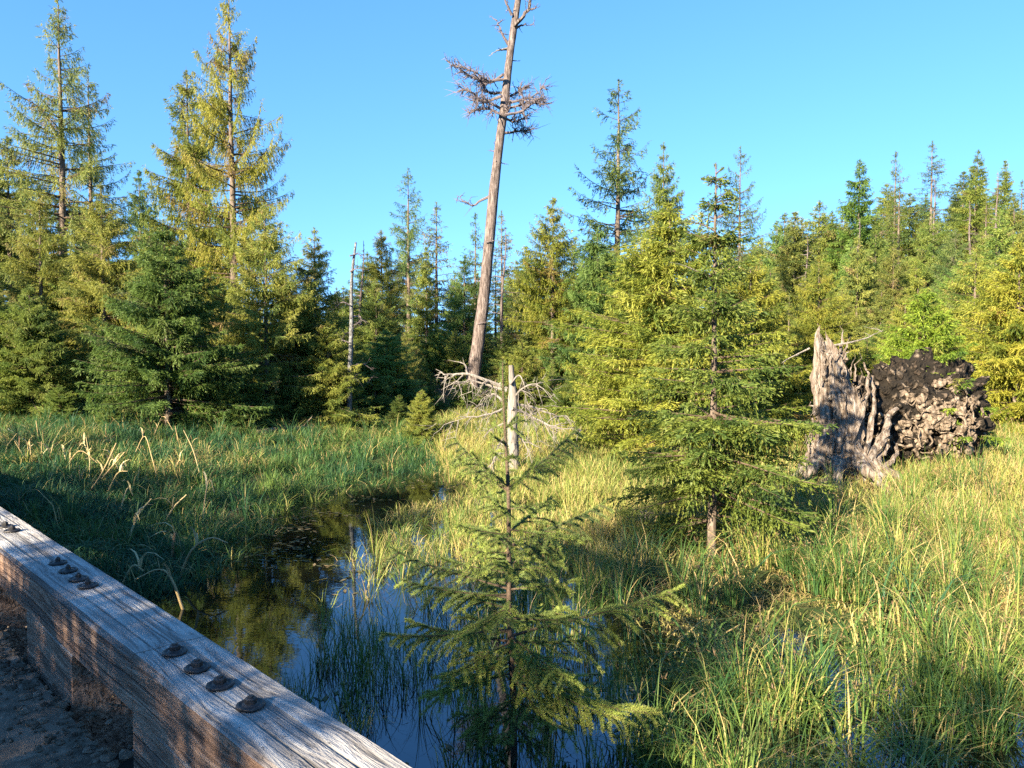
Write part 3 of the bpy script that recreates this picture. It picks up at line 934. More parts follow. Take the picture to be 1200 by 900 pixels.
def dead_branch(parent, pts, r, D, rng, twigs=10, tl=.4, mat='deadtwig', jit=.15, name='branch', droop=0.0, up=.2, origin=None):
    p = smooth_path(px_path(pts, D, jit, rng), 14) - origin
    g = Geo()
    s = np.linspace(0, 1, 14)
    p = p + rng.normal(0, r * .5, p.shape) * s[:, None]
    g.tube(p, r * (1.12 - s), 6, 0, .5, .1, rng)
    main = p[-1] - p[0]
    main /= np.linalg.norm(main) + 1e-9
    for i in range(twigs):
        q = rng.uniform(.2, 1)
        p0 = np.array([np.interp(q, s, p[:, m]) for m in range(3)])
        d = main * rng.uniform(.2, .9) + rng.normal(0, .6, 3) + np.array([0, 0, up])
        d /= np.linalg.norm(d)
        l = tl * rng.uniform(.35, 1.1)
        u = np.linspace(0, 1, 6)[:, None]
        tp = p0 + d * l * u + rng.normal(0, .05 * l, (6, 3)) * u - np.array([0, 0, droop * l]) * u * u
        g.tube(tp, r * .42 * (1.1 - u[:, 0]), 4, 0, .5)
        for k_ in range(2):
            q2 = rng.uniform(.3, .9)
            p1 = p0 + d * l * q2
            d2 = d + rng.normal(0, .7, 3)
            g.tube(p1 + d2 * l * .4 * np.linspace(0, 1, 4)[:, None] + rng.normal(0, .02 * l, (4, 3)), r * .2 * np.array([1.1, .9, .6, .25]), 3, 0, .5)
    return g.obj(name, [M[mat]], parent)


def tall_dead():
    rng = np.random.default_rng(9)
    D = 29.0
    pts = [(551, 462), (557, 425), (568, 340), (580, 212), (590, 130), (598, 62), (607, 0), (612, -40), (616, -75)]
    wd = np.array([18.5, 15.5, 13.2, 11, 9.6, 8.5, 7.3, 6.2, 4]) * D / F / 2
    p = px_path(pts, D)
    p[0, 2] = float(height(p[0, 0], p[0, 1])) - .2
    origin = np.array([p[0, 0], p[0, 1], p[0, 2] + .2])
    o = empty('dead_tree', origin)
    tag(o, 'tall leaning dead trunk with a tangle of bare branches high up', 'dead tree')
    n = 60
    ps = smooth_path(p, n) - origin
    wds = np.interp(np.linspace(0, 8, n), np.arange(9), wd)
    wds *= 1 + .05 * np.sin(np.linspace(0, 40, n)) * rng.uniform(0, 1, n)
    g = Geo()
    g.tube(ps, wds, 16, 0, .5, .05, rng)
    g.obj('trunk', [M['snag']], o, True)
    br = lambda *a, **k_: dead_branch(o, *a, D=D, rng=rng, origin=origin, **k_)
    br([(603, 32), (614, 24), (621, 12), (621, -8), (626, -25)], .075, twigs=9, tl=.7, mat='snag', up=.3)
    br([(604, 30), (612, 27), (624, 25)], .05, twigs=4, tl=.3)
    br([(619, 15), (626, 14), (631, 9)], .04, twigs=3, tl=.25)
    br([(596, 50), (588, 38), (581, 22)], .06, twigs=6, tl=.5)
    br([(594, 56), (586, 60), (576, 65)], .05, twigs=2, tl=.3, mat='pale')
    br([(600, 20), (592, 5), (586, -15)], .05, twigs=6, tl=.6)
    # the tangle
    for pl in ([(590, 96), (566, 99), (545, 92), (528, 82)], [(590, 92), (572, 94), (556, 84), (536, 78)], [(588, 118), (566, 116), (552, 110), (541, 104)],
               [(588, 108), (572, 106), (560, 98)], [(588, 137), (570, 131), (548, 137)], [(588, 128), (570, 124), (556, 122)]):
        br(pl, .05, twigs=48, tl=.5, jit=.45, up=.08)
    for pl in ([(592, 120), (610, 116), (625, 108), (636, 103)], [(592, 128), (612, 122), (632, 118)], [(592, 142), (610, 138), (626, 132), (641, 126)],
               [(592, 146), (608, 146), (622, 144)], [(592, 112), (604, 106), (618, 98)], [(590, 135), (604, 134), (618, 128)]):
        br(pl, .05, twigs=44, tl=.48, jit=.45, up=.05)
    for _ in range(1):
        a = rng.uniform(-1, 1) * 28
        br([(590, 120 + rng.uniform(-18, 18)), (590 + a * .6, 118 + rng.uniform(-18, 18)), (590 + a, 112 + rng.uniform(-12, 12))], .05, twigs=18, tl=.5, jit=.8)
    br([(575, 229), (562, 233), (552, 238), (543, 232), (534, 226)], .05, twigs=9, tl=.5, up=-.1)
    for y, x in ((70, 599), (165, 588), (178, 586), (190, 585), (205, 583), (260, 577), (285, 574), (300, 572), (330, 569), (352, 567), (380, 564), (400, 561)):
        br([(x - 4, y), (x + rng.choice([-1, 1]) * rng.uniform(7, 15), y + rng.uniform(-4, 3))], .03, twigs=1, tl=.2)


tall_dead()


def silver_snag():
    rng = np.random.default_rng(19)
    D = 19.0
    pts = [(409, 512), (410, 440), (412, 380), (412, 330), (417, 284)]
    p = px_path(pts, D)
    p[0, 2] = float(height(p[0, 0], p[0, 1])) - .1
    origin = p[0].copy() + np.array([0, 0, .1])
    o = empty('dead_tree', origin)
    tag(o, 'thin silver-grey snag standing at the far left end of the pond', 'dead tree')
    g = Geo()
    g.tube(smooth_path(p, 24) - origin, np.interp(np.linspace(0, 1, 24), [0, 1], [.075, .025]), 8, 0, .5, .12, rng)
    g.obj('trunk', [M['silver']], o, True)
    for i in range(9):
        y = rng.uniform(290, 470)
        sgn = rng.choice([-1, 1])
        dead_branch(o, [(411, y), (411 + sgn * 9, y - 3), (411 + sgn * rng.uniform(12, 22), y + rng.uniform(-6, 8))], .018, D, rng, 4, .25, origin=origin)


silver_snag()


def pale_snag():
    rng = np.random.default_rng(29)
    D = 13.4
    pts = [(602, 572), (600, 520), (601, 470), (599, 428)]
    p = px_path(pts, D)
    p[0, 2] = float(height(p[0, 0], p[0, 1])) - .1
    origin = p[0].copy() + np.array([0, 0, .1])
    o = empty('dead_tree', origin)
    tag(o, 'bleached broken snag with drooping bare branches behind the sapling', 'dead tree')
    g = Geo()
    g.tube(smooth_path(p, 18) - origin, np.interp(np.linspace(0, 1, 18), [0, .7, 1], [.13, .08, .04]), 10, 0, .5, .16, rng)
    g.obj('trunk', [M['pale']], o, True)
    for pl, r, tw, dr in [([(600, 478), (620, 487), (648, 500), (682, 503)], .03, 14, .5), ([(598, 473), (625, 478), (648, 487), (668, 489)], .028, 14, .6),
                          ([(600, 470), (612, 455), (630, 450), (650, 471)], .02, 12, .5), ([(592, 478), (575, 485), (550, 488), (526, 494)], .022, 10, .6),
                          ([(590, 470), (578, 462), (568, 468), (562, 480)], .02, 10, .9), ([(592, 495), (575, 503), (568, 502)], .02, 8, .5),
                          ([(598, 450), (608, 440), (614, 452), (618, 480)], .018, 8, .9), ([(592, 530), (580, 535), (570, 560)], .018, 8, .5),
                          ([(600, 505), (612, 515), (618, 526)], .022, 8, .5), ([(600, 490), (606, 505), (616, 512)], .02, 8, .6), ([(588, 448), (582, 455), (580, 480)], .016, 8, .9),
                          ([(596, 500), (590, 515), (582, 522)], .02, 8, .6), ([(594, 456), (570, 446), (545, 438), (520, 440), (508, 433)], .035, 10, .2),
                          ([(594, 458), (572, 452), (550, 446), (532, 450)], .025, 10, .3)]:
        dead_branch(o, pl, r, D, rng, tw, .42, 'pale', .12, droop=dr, up=-.15, origin=origin)


pale_snag()


def log(pts, r, mat, label, twigs=3, seed=1, tl=.4):
    rng = np.random.default_rng(seed)
    e0, e1 = onground(*pts[0], r), onground(*pts[-1], r)
    n = 14
    u = np.linspace(0, 1, n)[:, None]
    p = e0 + (e1 - e0) * u + np.cumsum(rng.normal(0, .015, (n, 3)), axis=0)
    p[:, 2] = np.maximum(height(p[:, 0], p[:, 1]) + r * .9, e0[2] + (e1[2] - e0[2]) * u[:, 0])
    origin = p[0].copy()
    o = empty('fallen_log', origin)
    tag(o, label, 'log')
    g = Geo()
    ps = p - origin
    g.tube(ps, r * np.linspace(1.1, .7, n) * (1 + .1 * rng.normal(0, 1, n)), 9, 0, .5, .15, rng)
    g.obj('stem', [M[mat]], o, False)
    for i in range(twigs):
        q = int(rng.integers(2, 13))
        a = ps[q]
        d = rng.normal(0, 1, 3)
        d[2] = abs(d[2]) * .8
        g = Geo()
        g.tube(a + d / np.linalg.norm(d) * tl * rng.uniform(.5, 1) * np.linspace(0, 1, 5)[:, None] + rng.normal(0, .02, (5, 3)), r * .28 * np.linspace(1, .3, 5), 5)
        g.obj('branch_stub', [M[mat]], o)
    return o


log([(430, 470), (500, 463)], .14, 'pale', 'pale fallen log at the forest foot right of the silver snag', 5, 2)
log([(480, 486), (512, 512)], .10, 'silver', 'grey lichen covered log end poking out of the bank grass', 6, 3)
log([(300, 508), (365, 500)], .09, 'root', 'short brown log on the left bank under the spruces', 2, 4)
log([(748, 612), (805, 612)], .10, 'root', 'brown rotten log beneath the dark spruce at the water edge', 6, 6, .3)
log([(1040, 610), (1110, 606)], .05, 'root', 'dark rotten log on the meadow right of the broken stump', 3, 7)
log([(670, 502), (715, 505)], .12, 'root', 'brown rotten wood at the meadow edge right of the bleached snag', 8, 8)
log([(0, 505), (24, 512)], .05, 'silver', 'dark stick at the left edge among the reeds', 2, 9)


# ------------------------------------------------------------------ stump with upturned roots
def stump():
    rng = np.random.default_rng(39)
    D = 12.3
    c = at(985, 562, D)
    z0 = float(height(c[0], c[1]))
    origin = np.array([c[0], c[1], z0])
    o = empty('tree_stump', origin)
    tag(o, 'tall ragged grey-brown broken stump with splintered top on the right', 'stump')
    H = at(965, 378, D)[2] - z0
    nz, na = 110, 120
    tz = np.linspace(-.05, 1, nz)
    th = np.linspace(0, 2 * math.pi, na, endpoint=False)
    TZ, TH = np.meshgrid(tz, th, indexing='ij')
    topj = .80 + .13 * vnoise(TH * 1.3 + 4, TH * 0, 5) + .1 * vnoise(TH * 4, TH * 0, 6)
    spike = np.exp(-((np.angle(np.exp(1j * (TH - 3.0)))) / .6) ** 2)
    topj = np.clip(topj + .26 * spike, .4, 1.0)
    zz = TZ * H * topj
    rr = np.interp(TZ, [-.05, 0, .21, .48, .7, .88, 1.0], [.68, .60, .42, .34, .25, .20, .06])
    flut = 1 + .22 * vnoise(TH * 2 + 3, TZ * 7, 15) + .17 * np.sin(TH * 5 + 2 * vnoise(TZ * 3, TH * 0, 7)) * np.clip(1.1 - TZ, .2, 1) + .14 * vnoise(TH * 3.5, TZ * 3 + 2, 8) + .10 * vnoise(TH * 9, TZ * 4, 9) + .07 * vnoise(TH * 16, TZ * 9, 3) + .07 * vnoise(TH * 24, TZ * 22, 4)
    rr = rr * flut
    ox = np.interp(zz / H, [0, .21, .48, .7, .88, 1], [.11, -.03, -.07, -.15, -.26, -.33]) + .05 * vnoise(zz * 4, zz * 0, 77)
    g = Geo()
    v = np.stack([ox + rr * np.cos(TH), rr * np.sin(TH) * .75, zz], -1)
    i = np.arange(nz - 1)[:, None] * na
    j = np.arange(na)[None]
    kk = (j + 1) % na
    g.add(v.reshape(-1, 3), np.stack([i + j, i + kk, i + na + kk, i + na + j], -1).reshape(-1, 4))
    g.obj('stump_body', [M['stump']], o, False)
    for q in range(60):                      # splinters and peeling strips
        a = rng.uniform(2.6, 6.9)
        zb = rng.uniform(.08, .85) * H
        r_ = np.interp(zb / H, [0, .21, .48, .7, .88, 1], [.58, .42, .34, .25, .2, .08])
        b = np.array([np.interp(zb / H, [0, .21, .48, .7, .88, 1], [.11, -.03, -.07, -.15, -.26, -.33]) + r_ * math.cos(a), r_ * .75 * math.sin(a), zb])
        u = np.linspace(0, 1, 6)[:, None]
        d = np.array([math.cos(a) * rng.uniform(0, .35), math.sin(a) * .3, rng.choice([-1, 1, 1]) * 1.0])
        g = Geo()
        g.tube(b + d * rng.uniform(.15, .45) * u + rng.normal(0, .02, (6, 3)), rng.uniform(.012, .035) * (1.1 - u[:, 0]), 5, 0, .5, .3, rng)
        g.obj('splinter', [M['stump']], o)
    for a, L in ((3.6, .5), (4.3, .6), (5.0, .75), (5.6, .7), (.1, .5), (2.8, .4)):
        u = np.linspace(0, 1, 8)[:, None]
        p = np.array([math.cos(a) * .4, math.sin(a) * .3, .28]) + np.array([math.cos(a), math.sin(a), 0]) * L * u + np.array([0, 0, -.42]) * u ** 1.3 + rng.normal(0, .02, (8, 3))
        g = Geo()
        g.tube(p, .12 * (1.15 - u[:, 0]), 8, 0, .5, .15, rng)
        g.obj('root', [M['stump']], o, True)
    for px_, tilt_, r_ in (((1002, 560), (1046, 478), .09), ((1012, 566), (1040, 500), .06), ((1006, 548), (1022, 440), .05), ((1020, 570), (1050, 520), .05), ((1000, 520), (1012, 425), .035)):
        a_, b_ = at(*px_, D - .35) - origin, at(*tilt_, D + .25) - origin
        u = np.linspace(0, 1, 12)[:, None]
        g = Geo()
        g.tube(a_ + (b_ - a_) * u + np.array([.08, -.1, .1]) * np.sin(u * 3.14) + rng.normal(0, .02, (12, 3)), r_ * (1.1 - .7 * u[:, 0]), 8, 0, .5, .25, rng)
        g.obj('root', [M['stump']], o)
    # thin dead branch sticking out to the upper right
    dead_branch(o, [(975, 405), (1000, 400), (1022, 393), (1035, 386)], .015, D, rng, 3, .2, 'pale', .03, origin=origin)
    dead_branch(o, [(950, 408), (930, 418), (918, 424)], .012, D, rng, 3, .2, 'pale', .03, origin=origin)


stump()


def root_mass():
    rng = np.random.default_rng(49)
    D = 13.2
    c = at(1078, 560, D)
    z0 = float(height(c[0], c[1]))
    origin = np.array([c[0], c[1], z0])
    o = empty('root_mass', origin)
    tag(o, 'upturned mass of tangled roots, stones and black soil beside the broken stump', 'roots')
    Wd, Ht = 1.14, at(1075, 428, D)[2] - z0
    # soil body: a lumpy upright disc
    n1, n2 = 110, 160
    U, V_ = np.meshgrid(np.linspace(.02, math.pi - .02, n1), np.linspace(0, 2 * math.pi, n2, endpoint=False), indexing='ij')
    dx, dz, dy = np.sin(U) * np.cos(V_), np.sin(U) * np.sin(V_), np.cos(U)
    sh = 1 + .10 * vnoise(np.cos(V_) * 2.2 + 5, np.sin(V_) * 2.2, 11) + .15 * vnoise(dx * 5 + 9, dz * 5 + dy * 3, 12) + .14 * vnoise(dx * 11, dz * 11 + dy * 7, 13) + .08 * vnoise(dx * 23, dz * 23, 14)
    bx = np.sign(dx) * np.abs(dx) ** .75 * Wd * sh
    bz = Ht * .48 + np.sign(dz) * np.abs(dz) ** .7 * Ht * .52 * sh
    by = dy * .5 * sh + .15 * dx
    g = Geo()
    i = np.arange(n1 - 1)[:, None] * n2
    j = np.arange(n2)[None]
    kk = (j + 1) % n2
    g.add(np.stack([bx, by, bz], -1).reshape(-1, 3), np.stack([i + j, i + kk, i + n2 + kk, i + n2 + j], -1).reshape(-1, 4))
    g.obj('soil', [M['soil']], o, True)
    # roots twisting over the front face
    for q in range(44):
        a = rng.uniform(0, 2 * math.pi)
        r = rng.uniform(.0, .75)
        p = np.array([math.cos(a) * r * Wd - .08, -.58 + rng.uniform(-.08, .1), Ht * .5 + math.sin(a) * r * Ht * .5])
        hd = rng.uniform(0, 2 * math.pi)
        pts = [p.copy()]
        for s_ in range(6):
            hd += rng.normal(0, .8)
            p = p + np.array([math.cos(hd), rng.normal(0, .5), math.sin(hd)]) * rng.uniform(.04, .1)
            ex = ((p[0]) / Wd) ** 2 + ((p[2] - Ht * .5) / (Ht * .5)) ** 2
            lim = -.6 * math.sqrt(max(0.0, 1 - min(ex, 1))) - .02
            p[1] = np.clip(p[1], lim - .16, lim + .03)
            p[2] = max(p[2], .02)
            pts.append(p.copy())
        g = Geo()
        g.tube(smooth_path(np.array(pts), 18), rng.uniform(.008, .034) * np.linspace(1.2, .25, 18), 6, 0, .5, .3, rng)
        g.obj('root', [M['root']], o, True)
    # clods and stones held in the roots
    for q in range(78):
        a = rng.uniform(0, 2 * math.pi)
        r = rng.uniform(0, .8) ** .7
        ct = np.array([math.cos(a) * r * Wd * .9, 0, Ht * .5 + math.sin(a) * r * Ht * .46])
        ex = (ct[0] / Wd) ** 2 + ((ct[2] - Ht * .5) / (Ht * .5)) ** 2
        ct[1] = -.60 * math.sqrt(max(0, 1 - min(ex, 1))) - .02
        th = np.linspace(0, math.pi, 7)
        ph = np.linspace(0, 2 * math.pi, 9, endpoint=False)
        TH, PH = np.meshgrid(th, ph, indexing='ij')
        rs = rng.uniform(.03, .10) * (1 + .45 * rng.uniform(-1, 1, TH.shape))
        v = np.stack([rs * rng.uniform(.6, 1.5) * np.sin(TH) * np.cos(PH), rs * .8 * np.sin(TH) * np.sin(PH), rs * rng.uniform(.5, 1.2) * np.cos(TH)], -1)
        ra = rng.uniform(-1.2, 1.2)
        v = np.stack([v[..., 0] * math.cos(ra) - v[..., 2] * math.sin(ra), v[..., 1], v[..., 0] * math.sin(ra) + v[..., 2] * math.cos(ra)], -1) + ct
        i = np.arange(6)[:, None] * 9
        j = np.arange(9)[None]
        g = Geo()
        g.add(v.reshape(-1, 3), np.stack([i + j, i + (j + 1) % 9, i + 9 + (j + 1) % 9, i + 9 + j], -1).reshape(-1, 4))
        g.obj('clod', [M['root']], o)


root_mass()

# ------------------------------------------------------------------ bridge with the bolted edge timber
TH = R(44.4)
DV, NV = np.array([-math.sin(TH), math.cos(TH), 0]), np.array([math.cos(TH), math.sin(TH), 0])
ZT, ZB, ZD, PN, PF = 2.35 - 1.17, 2.35 - 1.406, 2.35 - 1.66, 1.0, 1.3
bridge = empty('timber_bridge', (0, 0, 0), math.atan2(DV[1], DV[0]))
tag(bridge, 'weathered grey timber bridge edge with bolted kerb beam at the lower left', 'bridge')
# local frame: x along the beam (away to the left), y = -NV side, z up


def box(g, x0, x1, y0, y1, z0, z1, bev=.012, nx=1, rough=0.0, rng=RNG):
    """bevelled beam along x with a slightly uneven surface"""
    b = bev
    sec = [(y0 + b, z0), (y1 - b, z0), (y1, z0 + b), (y1, z1 - b)]
    m = 8
    sec += [(y1 - b - (y1 - y0 - 2 * b) * t, z1) for t in np.linspace(0, 1, m)]
    sec += [(y0, z1 - b), (y0, z0 + b)]
    sec = np.array(sec)
    xs = np.linspace(x0, x1, nx + 1)
    n = len(sec)
    v = np.zeros((nx + 1, n, 3))
    v[:, :, 0] = xs[:, None]
    v[:, :, 1:] = sec[None]
    if rough:
        off = np.array([vnoise(xs * 6, xs * 0 + q * 1.7, 21) for q in range(n)]).T
        off2 = np.array([vnoise(xs * 2, xs * 0 + q * 0.9, 22) for q in range(n)]).T
        v[:, :, 2] += rough * (off + off2) * .6
        v[:, :, 1] += rough * off2
    i = np.arange(nx)[:, None] * n
    j = np.arange(n)[None]
    k_ = (j + 1) % n
    g.add(v.reshape(-1, 3), np.stack([i + j, i + k_, i + n + k_, i + n + j], -1).reshape(-1, 4)[:, ::-1])
    g.add(v[0], [list(range(n))])
    g.add(v[-1], [list(range(n))[::-1]])


for xa, xb in ((-3.0, 3.115), (3.12, 9.0), (9.005, 14.0)):
    g = Geo()
    box(g, xa, xb, -PF, -PN, ZB, ZT, .016, int((xb - xa) / .06), .004)
    g.obj('kerb_timber', [M['beam']], bridge)
for k_ in range(-2, 7):
    xa = 3.95 - 1.63 * 1 + 1.63 * k_ if k_ != 0 else 2.3
    g = Geo()
    box(g, xa, xa + .85, -PF + .012, -PN - .012, ZD - .288, ZB - .002, .012, 14, .004)
    g.obj('riser_block', [M['beam']], bridge)
g = Geo()
box(g, -6, 16, -PN + .015, 4.5, ZD - .2, ZD, .01, 1)
g.obj('deck', [M['deck']], bridge)
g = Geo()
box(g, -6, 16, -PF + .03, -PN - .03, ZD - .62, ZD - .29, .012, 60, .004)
g.obj('girder', [M['shade_black']], bridge)


def lathe(g, prof, seg=18, c=(0, 0, 0), rng=RNG, wob=0.0):
    prof = np.array(prof)
    th = np.linspace(0, 2 * math.pi, seg, endpoint=False)
    rw = 1 + wob * rng.uniform(-1, 1, seg)
    v = np.stack([prof[:, 0][:, None] * np.cos(th) * rw, prof[:, 0][:, None] * np.sin(th) * rw, np.repeat(prof[:, 1][:, None], seg, 1)], -1) + np.array(c)
    i = np.arange(len(prof) - 1)[:, None] * seg
    j = np.arange(seg)[None]
    k2 = (j + 1) % seg
    g.add(v.reshape(-1, 3), np.stack([i + j, i + k2, i + seg + k2, i + seg + j], -1).reshape(-1, 4))


rng = np.random.default_rng(77)
spots = [onz(x, y, ZT) for x, y in ((205, 766), (231, 785), (258, 805), (294, 829), (68, 661), (80, 670), (92, 680), (103, 688), (6, 618), (14, 623))]
spots += [DV * t + NV * 1.16 + np.array([0, 0, ZT]) for t in (1.4, 1.2, 1.0, .8)]
cb, sb_ = DV, -NV
for i, p in enumerate(spots):
    t_, y_ = float(p @ DV), float(p @ (-NV))
    w_ = Geo()
    flat = 4 <= i < 8
    z = ZT + .003
    lathe(w_, [(.0, z), (.044, z), (.047, z + .004), (.045, z + .010), (.038, z + .011), (.035, z + .006), (.028, z + .006), (.025, z + .012), (0, z + .013)], 18, (t_, y_, 0), rng, .05)
    wob = w_.obj('bolt_washer', [M['rust']], bridge, True)
    w_ = Geo()
    r6 = .019 if not flat else .012
    zz0 = z + .012
    lathe(w_, [(r6 * 1.1, zz0), (r6 * 1.1, zz0 + .016), (r6 * .9, zz0 + .02), (r6 * .55, zz0 + .02), (r6 * .5, zz0 + .025), (0, zz0 + .0255)], 6, (t_, y_, 0), rng, .06)
    w_.obj('bolt_head', [M['rust']], wob)

# gravel and clods on the deck
g = Geo()
for i in range(1500):
    lt, lp = rng.uniform(1.2, 6.5), rng.uniform(-.9, .985) if rng.uniform() < .5 else rng.normal(.93, .08)
    lp = min(lp, PN - .02)
    if rng.uniform() < .12:
        lp = rng.uniform(PN, PF - .05)
    c = DV * lt + NV * lp + np.array([0, 0, ZD + .004])
    r = abs(rng.normal(0, .010)) + .003
    TH_, PH_ = np.meshgrid(np.linspace(0, math.pi, 5), np.linspace(0, 2 * math.pi, 7, endpoint=False), indexing='ij')
    rs = r * (1 + .35 * rng.uniform(-1, 1, TH_.shape))
    v = np.stack([rs * np.sin(TH_) * np.cos(PH_), rs * np.sin(TH_) * np.sin(PH_), .6 * rs * np.cos(TH_)], -1) + c
    ii = np.arange(4)[:, None] * 7
    jj = np.arange(7)[None]
    g.add(v.reshape(-1, 3), np.stack([ii + jj, ii + (jj + 1) % 7, ii + 7 + (jj + 1) % 7, ii + 7 + jj], -1).reshape(-1, 4))
tag(g.obj('gravel', [M['deck']]), 'loose gravel and dirt crumbs on the bridge deck', 'gravel', kind='stuff')


# ------------------------------------------------------------------ grasses
def meadow(name, poly, clumps_m2, blades, hgt, tint, seed, label, width=.007, spread=.10, bend=(.25, .8), holes=0.0, hole_scale=.9, z_off=0.0, tint_noise=.18, levels=(0, .28, .55, .8, 1.0), straw=.12, water_only=False):
    rng = np.random.default_rng(seed)
    poly = np.asarray(poly)
    lo, hi = poly.min(0), poly.max(0)
    n = int((hi - lo).prod() * clumps_m2)
    x, y = rng.uniform(lo[0], hi[0], n), rng.uniform(lo[1], hi[1], n)
    k_ = inside(poly, x, y)
    if holes:
        k_ &= (vnoise(x / hole_scale, y / hole_scale, seed) + .5 * vnoise(x / hole_scale * 2.3, y / hole_scale * 2.3, seed + 1)) > (holes * 2 - 1.2)
    # nothing grows through the bridge
    k_ &= ~((x * NV[0] + y * NV[1] < PF + .06))
    x, y = x[k_], y[k_]
    n = len(x)
    ch = rng.uniform(hgt[0], hgt[1], n)
    ct = tint[0] + rng.normal(0, tint[1], n) + tint_noise * vnoise(x * .8, y * .8, seed + 3)
    N = n * blades
    ci = np.repeat(np.arange(n), blades)
    a = rng.uniform(0, 2 * math.pi, N)
    r = np.abs(rng.normal(0, spread, N))
    bx, by = x[ci] + r * np.cos(a), y[ci] + r * np.sin(a)
    bz = height(bx, by) - .02 + z_off
    az = a + rng.normal(0, .8, N)
    h = ch[ci] * rng.uniform(.45, 1.15, N)
    bd = np.clip(bend[0] + (bend[1] - bend[0]) * (.45 * np.clip(r / (2 * spread), 0, 1.2) + .6 * rng.uniform(0, 1, N) ** 1.3), .05, 1.4)
    tt = ct[ci] + rng.normal(0, .07, N)
    tt = np.where(rng.uniform(0, 1, N) < straw, rng.uniform(.8, 1, N), tt)
    g = Geo()
    g.blades(np.stack([bx, by, bz], -1), h, az, bd, width * rng.uniform(.6, 1.3, N), np.clip(tt, 0, 1), rng, levels=levels)
    return tag(g.obj(name, [M['grass']]), label, 'grass', kind='stuff')


L3 = (0, .4, .75, 1.0)
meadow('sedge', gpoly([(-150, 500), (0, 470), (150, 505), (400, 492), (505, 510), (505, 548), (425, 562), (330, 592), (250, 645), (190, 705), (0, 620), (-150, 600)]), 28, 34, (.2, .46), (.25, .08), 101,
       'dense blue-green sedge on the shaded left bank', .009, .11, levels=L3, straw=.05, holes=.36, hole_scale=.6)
meadow('dead_grass', gpoly([(-150, 500), (0, 470), (150, 500), (480, 495), (505, 520), (330, 560), (150, 600), (-150, 590)]), 7, 24, (.2, .5), (.8, .1), 113,
       'pale dead grass stems mixed into the sedge of the left bank', .011, .16, (.4, 1.3), levels=L3, straw=.4, holes=.5, hole_scale=.8)
meadow('marsh_herbs', gpoly([(-60, 560), (100, 585), (250, 640), (200, 720), (100, 680), (-60, 600)]), 60, 22, (.15, .35), (.22, .06), 102,
       'low leafy marsh growth between the kerb beam and the pond', .013, .10, (.6, 1.3), straw=.06)
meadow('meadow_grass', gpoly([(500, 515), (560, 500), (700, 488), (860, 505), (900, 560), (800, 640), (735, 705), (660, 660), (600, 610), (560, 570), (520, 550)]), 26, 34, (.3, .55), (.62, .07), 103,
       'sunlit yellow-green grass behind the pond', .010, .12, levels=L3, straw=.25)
meadow('meadow_grass', gpoly([(900, 450), (1350, 440), (1350, 690), (1060, 690), (960, 640), (900, 600), (860, 540)]), 22, 34, (.25, .5), (.6, .1), 104,
       'dry straw-coloured grass of the right meadow', .011, .15, levels=L3, straw=.35, holes=.25)
meadow('forest_floor_grass', gpoly([(-200, 470), (-200, 440), (400, 445), (900, 440), (900, 505), (700, 500), (500, 520), (400, 500), (150, 510), (0, 480)], .5), 2.4, 26, (.2, .5), (.5, .1), 105,
       'rough grass along the foot of the forest', .016, .22, levels=L3, straw=.25)
meadow('sedge', gpoly([(735, 690), (800, 650), (900, 630), (1020, 640), (1350, 660), (1350, 1150), (720, 1150), (730, 900), (725, 770)]), 30, 46, (.3, .85), (.42, .09), 106,
       'long arching green sedge in the wet right foreground', .0075, .065, (.1, 1.25), holes=.70, hole_scale=.62, straw=.16, z_off=.1)
meadow('broad_sedge', gpoly([(735, 690), (800, 650), (900, 630), (1020, 640), (1350, 660), (1350, 1150), (640, 1150), (700, 900), (725, 770)]), 9, 14, (.5, .95), (.45, .08), 109,
       'broad drooping sedge leaves among the right foreground tufts', .013, .08, (.7, 1.35), holes=.5, hole_scale=.8, straw=.22)
meadow('dead_grass', gpoly([(980, 610), (1350, 600), (1350, 760), (1100, 740), (960, 690)]), 16, 30, (.2, .4), (.86, .07), 110,
       'matted brown dead grass between the green tufts on the right', .010, .16, (.8, 1.4), holes=.42, hole_scale=.7, straw=.5)
meadow('emergent_sedge', gpoly([(360, 760), (420, 690), (520, 640), (640, 680), (735, 730), (740, 1150), (440, 1150), (330, 830)]), 26, 18, (.3, .65), (.36, .1), 107,
       'thin sedge stems standing in the open water', .006, .06, (.1, .9), holes=.46, hole_scale=.6, straw=.14, z_off=.3)
meadow('emergent_sedge', gpoly([(395, 640), (470, 590), (540, 560), (600, 600), (640, 670), (560, 680), (480, 650), (440, 700)]), 30, 28, (.2, .42), (.62, .08), 108,
       'yellowish grass tufts growing out of the far shallow water', .008, .10, (.3, 1.1), holes=.44, hole_scale=.5, straw=.3, z_off=.3)

meadow('dead_grass', gpoly([(560, 560), (700, 500), (860, 520), (900, 450), (1350, 440), (1350, 620), (1000, 640), (760, 690), (640, 640)]), 9, 26, (.18, .4), (.84, .08), 111,
       'flattened straw-coloured dead grass lying in the sunlit meadow', .011, .2, (.9, 1.4), holes=.5, hole_scale=.9, straw=.4, levels=L3)
meadow('tall_sedge', gpoly([(860, 560), (1000, 600), (1350, 560), (1350, 1100), (760, 1100), (760, 720)]), 1.3, 60, (.55, .95), (.5, .1), 112,
       'tall green and straw tussocks standing out of the right meadow', .009, .09, (.1, 1.2), straw=.25)
meadow('thatch', gpoly([(735, 700), (800, 640), (950, 560), (1350, 540), (1350, 1150), (640, 1150), (700, 900)]), 46, 16, (.10, .22), (.8, .12), 114,
       'short brown thatch of old grass covering the bog between the right tufts', .009, .14, (1.0, 1.4), straw=.5, levels=L3)
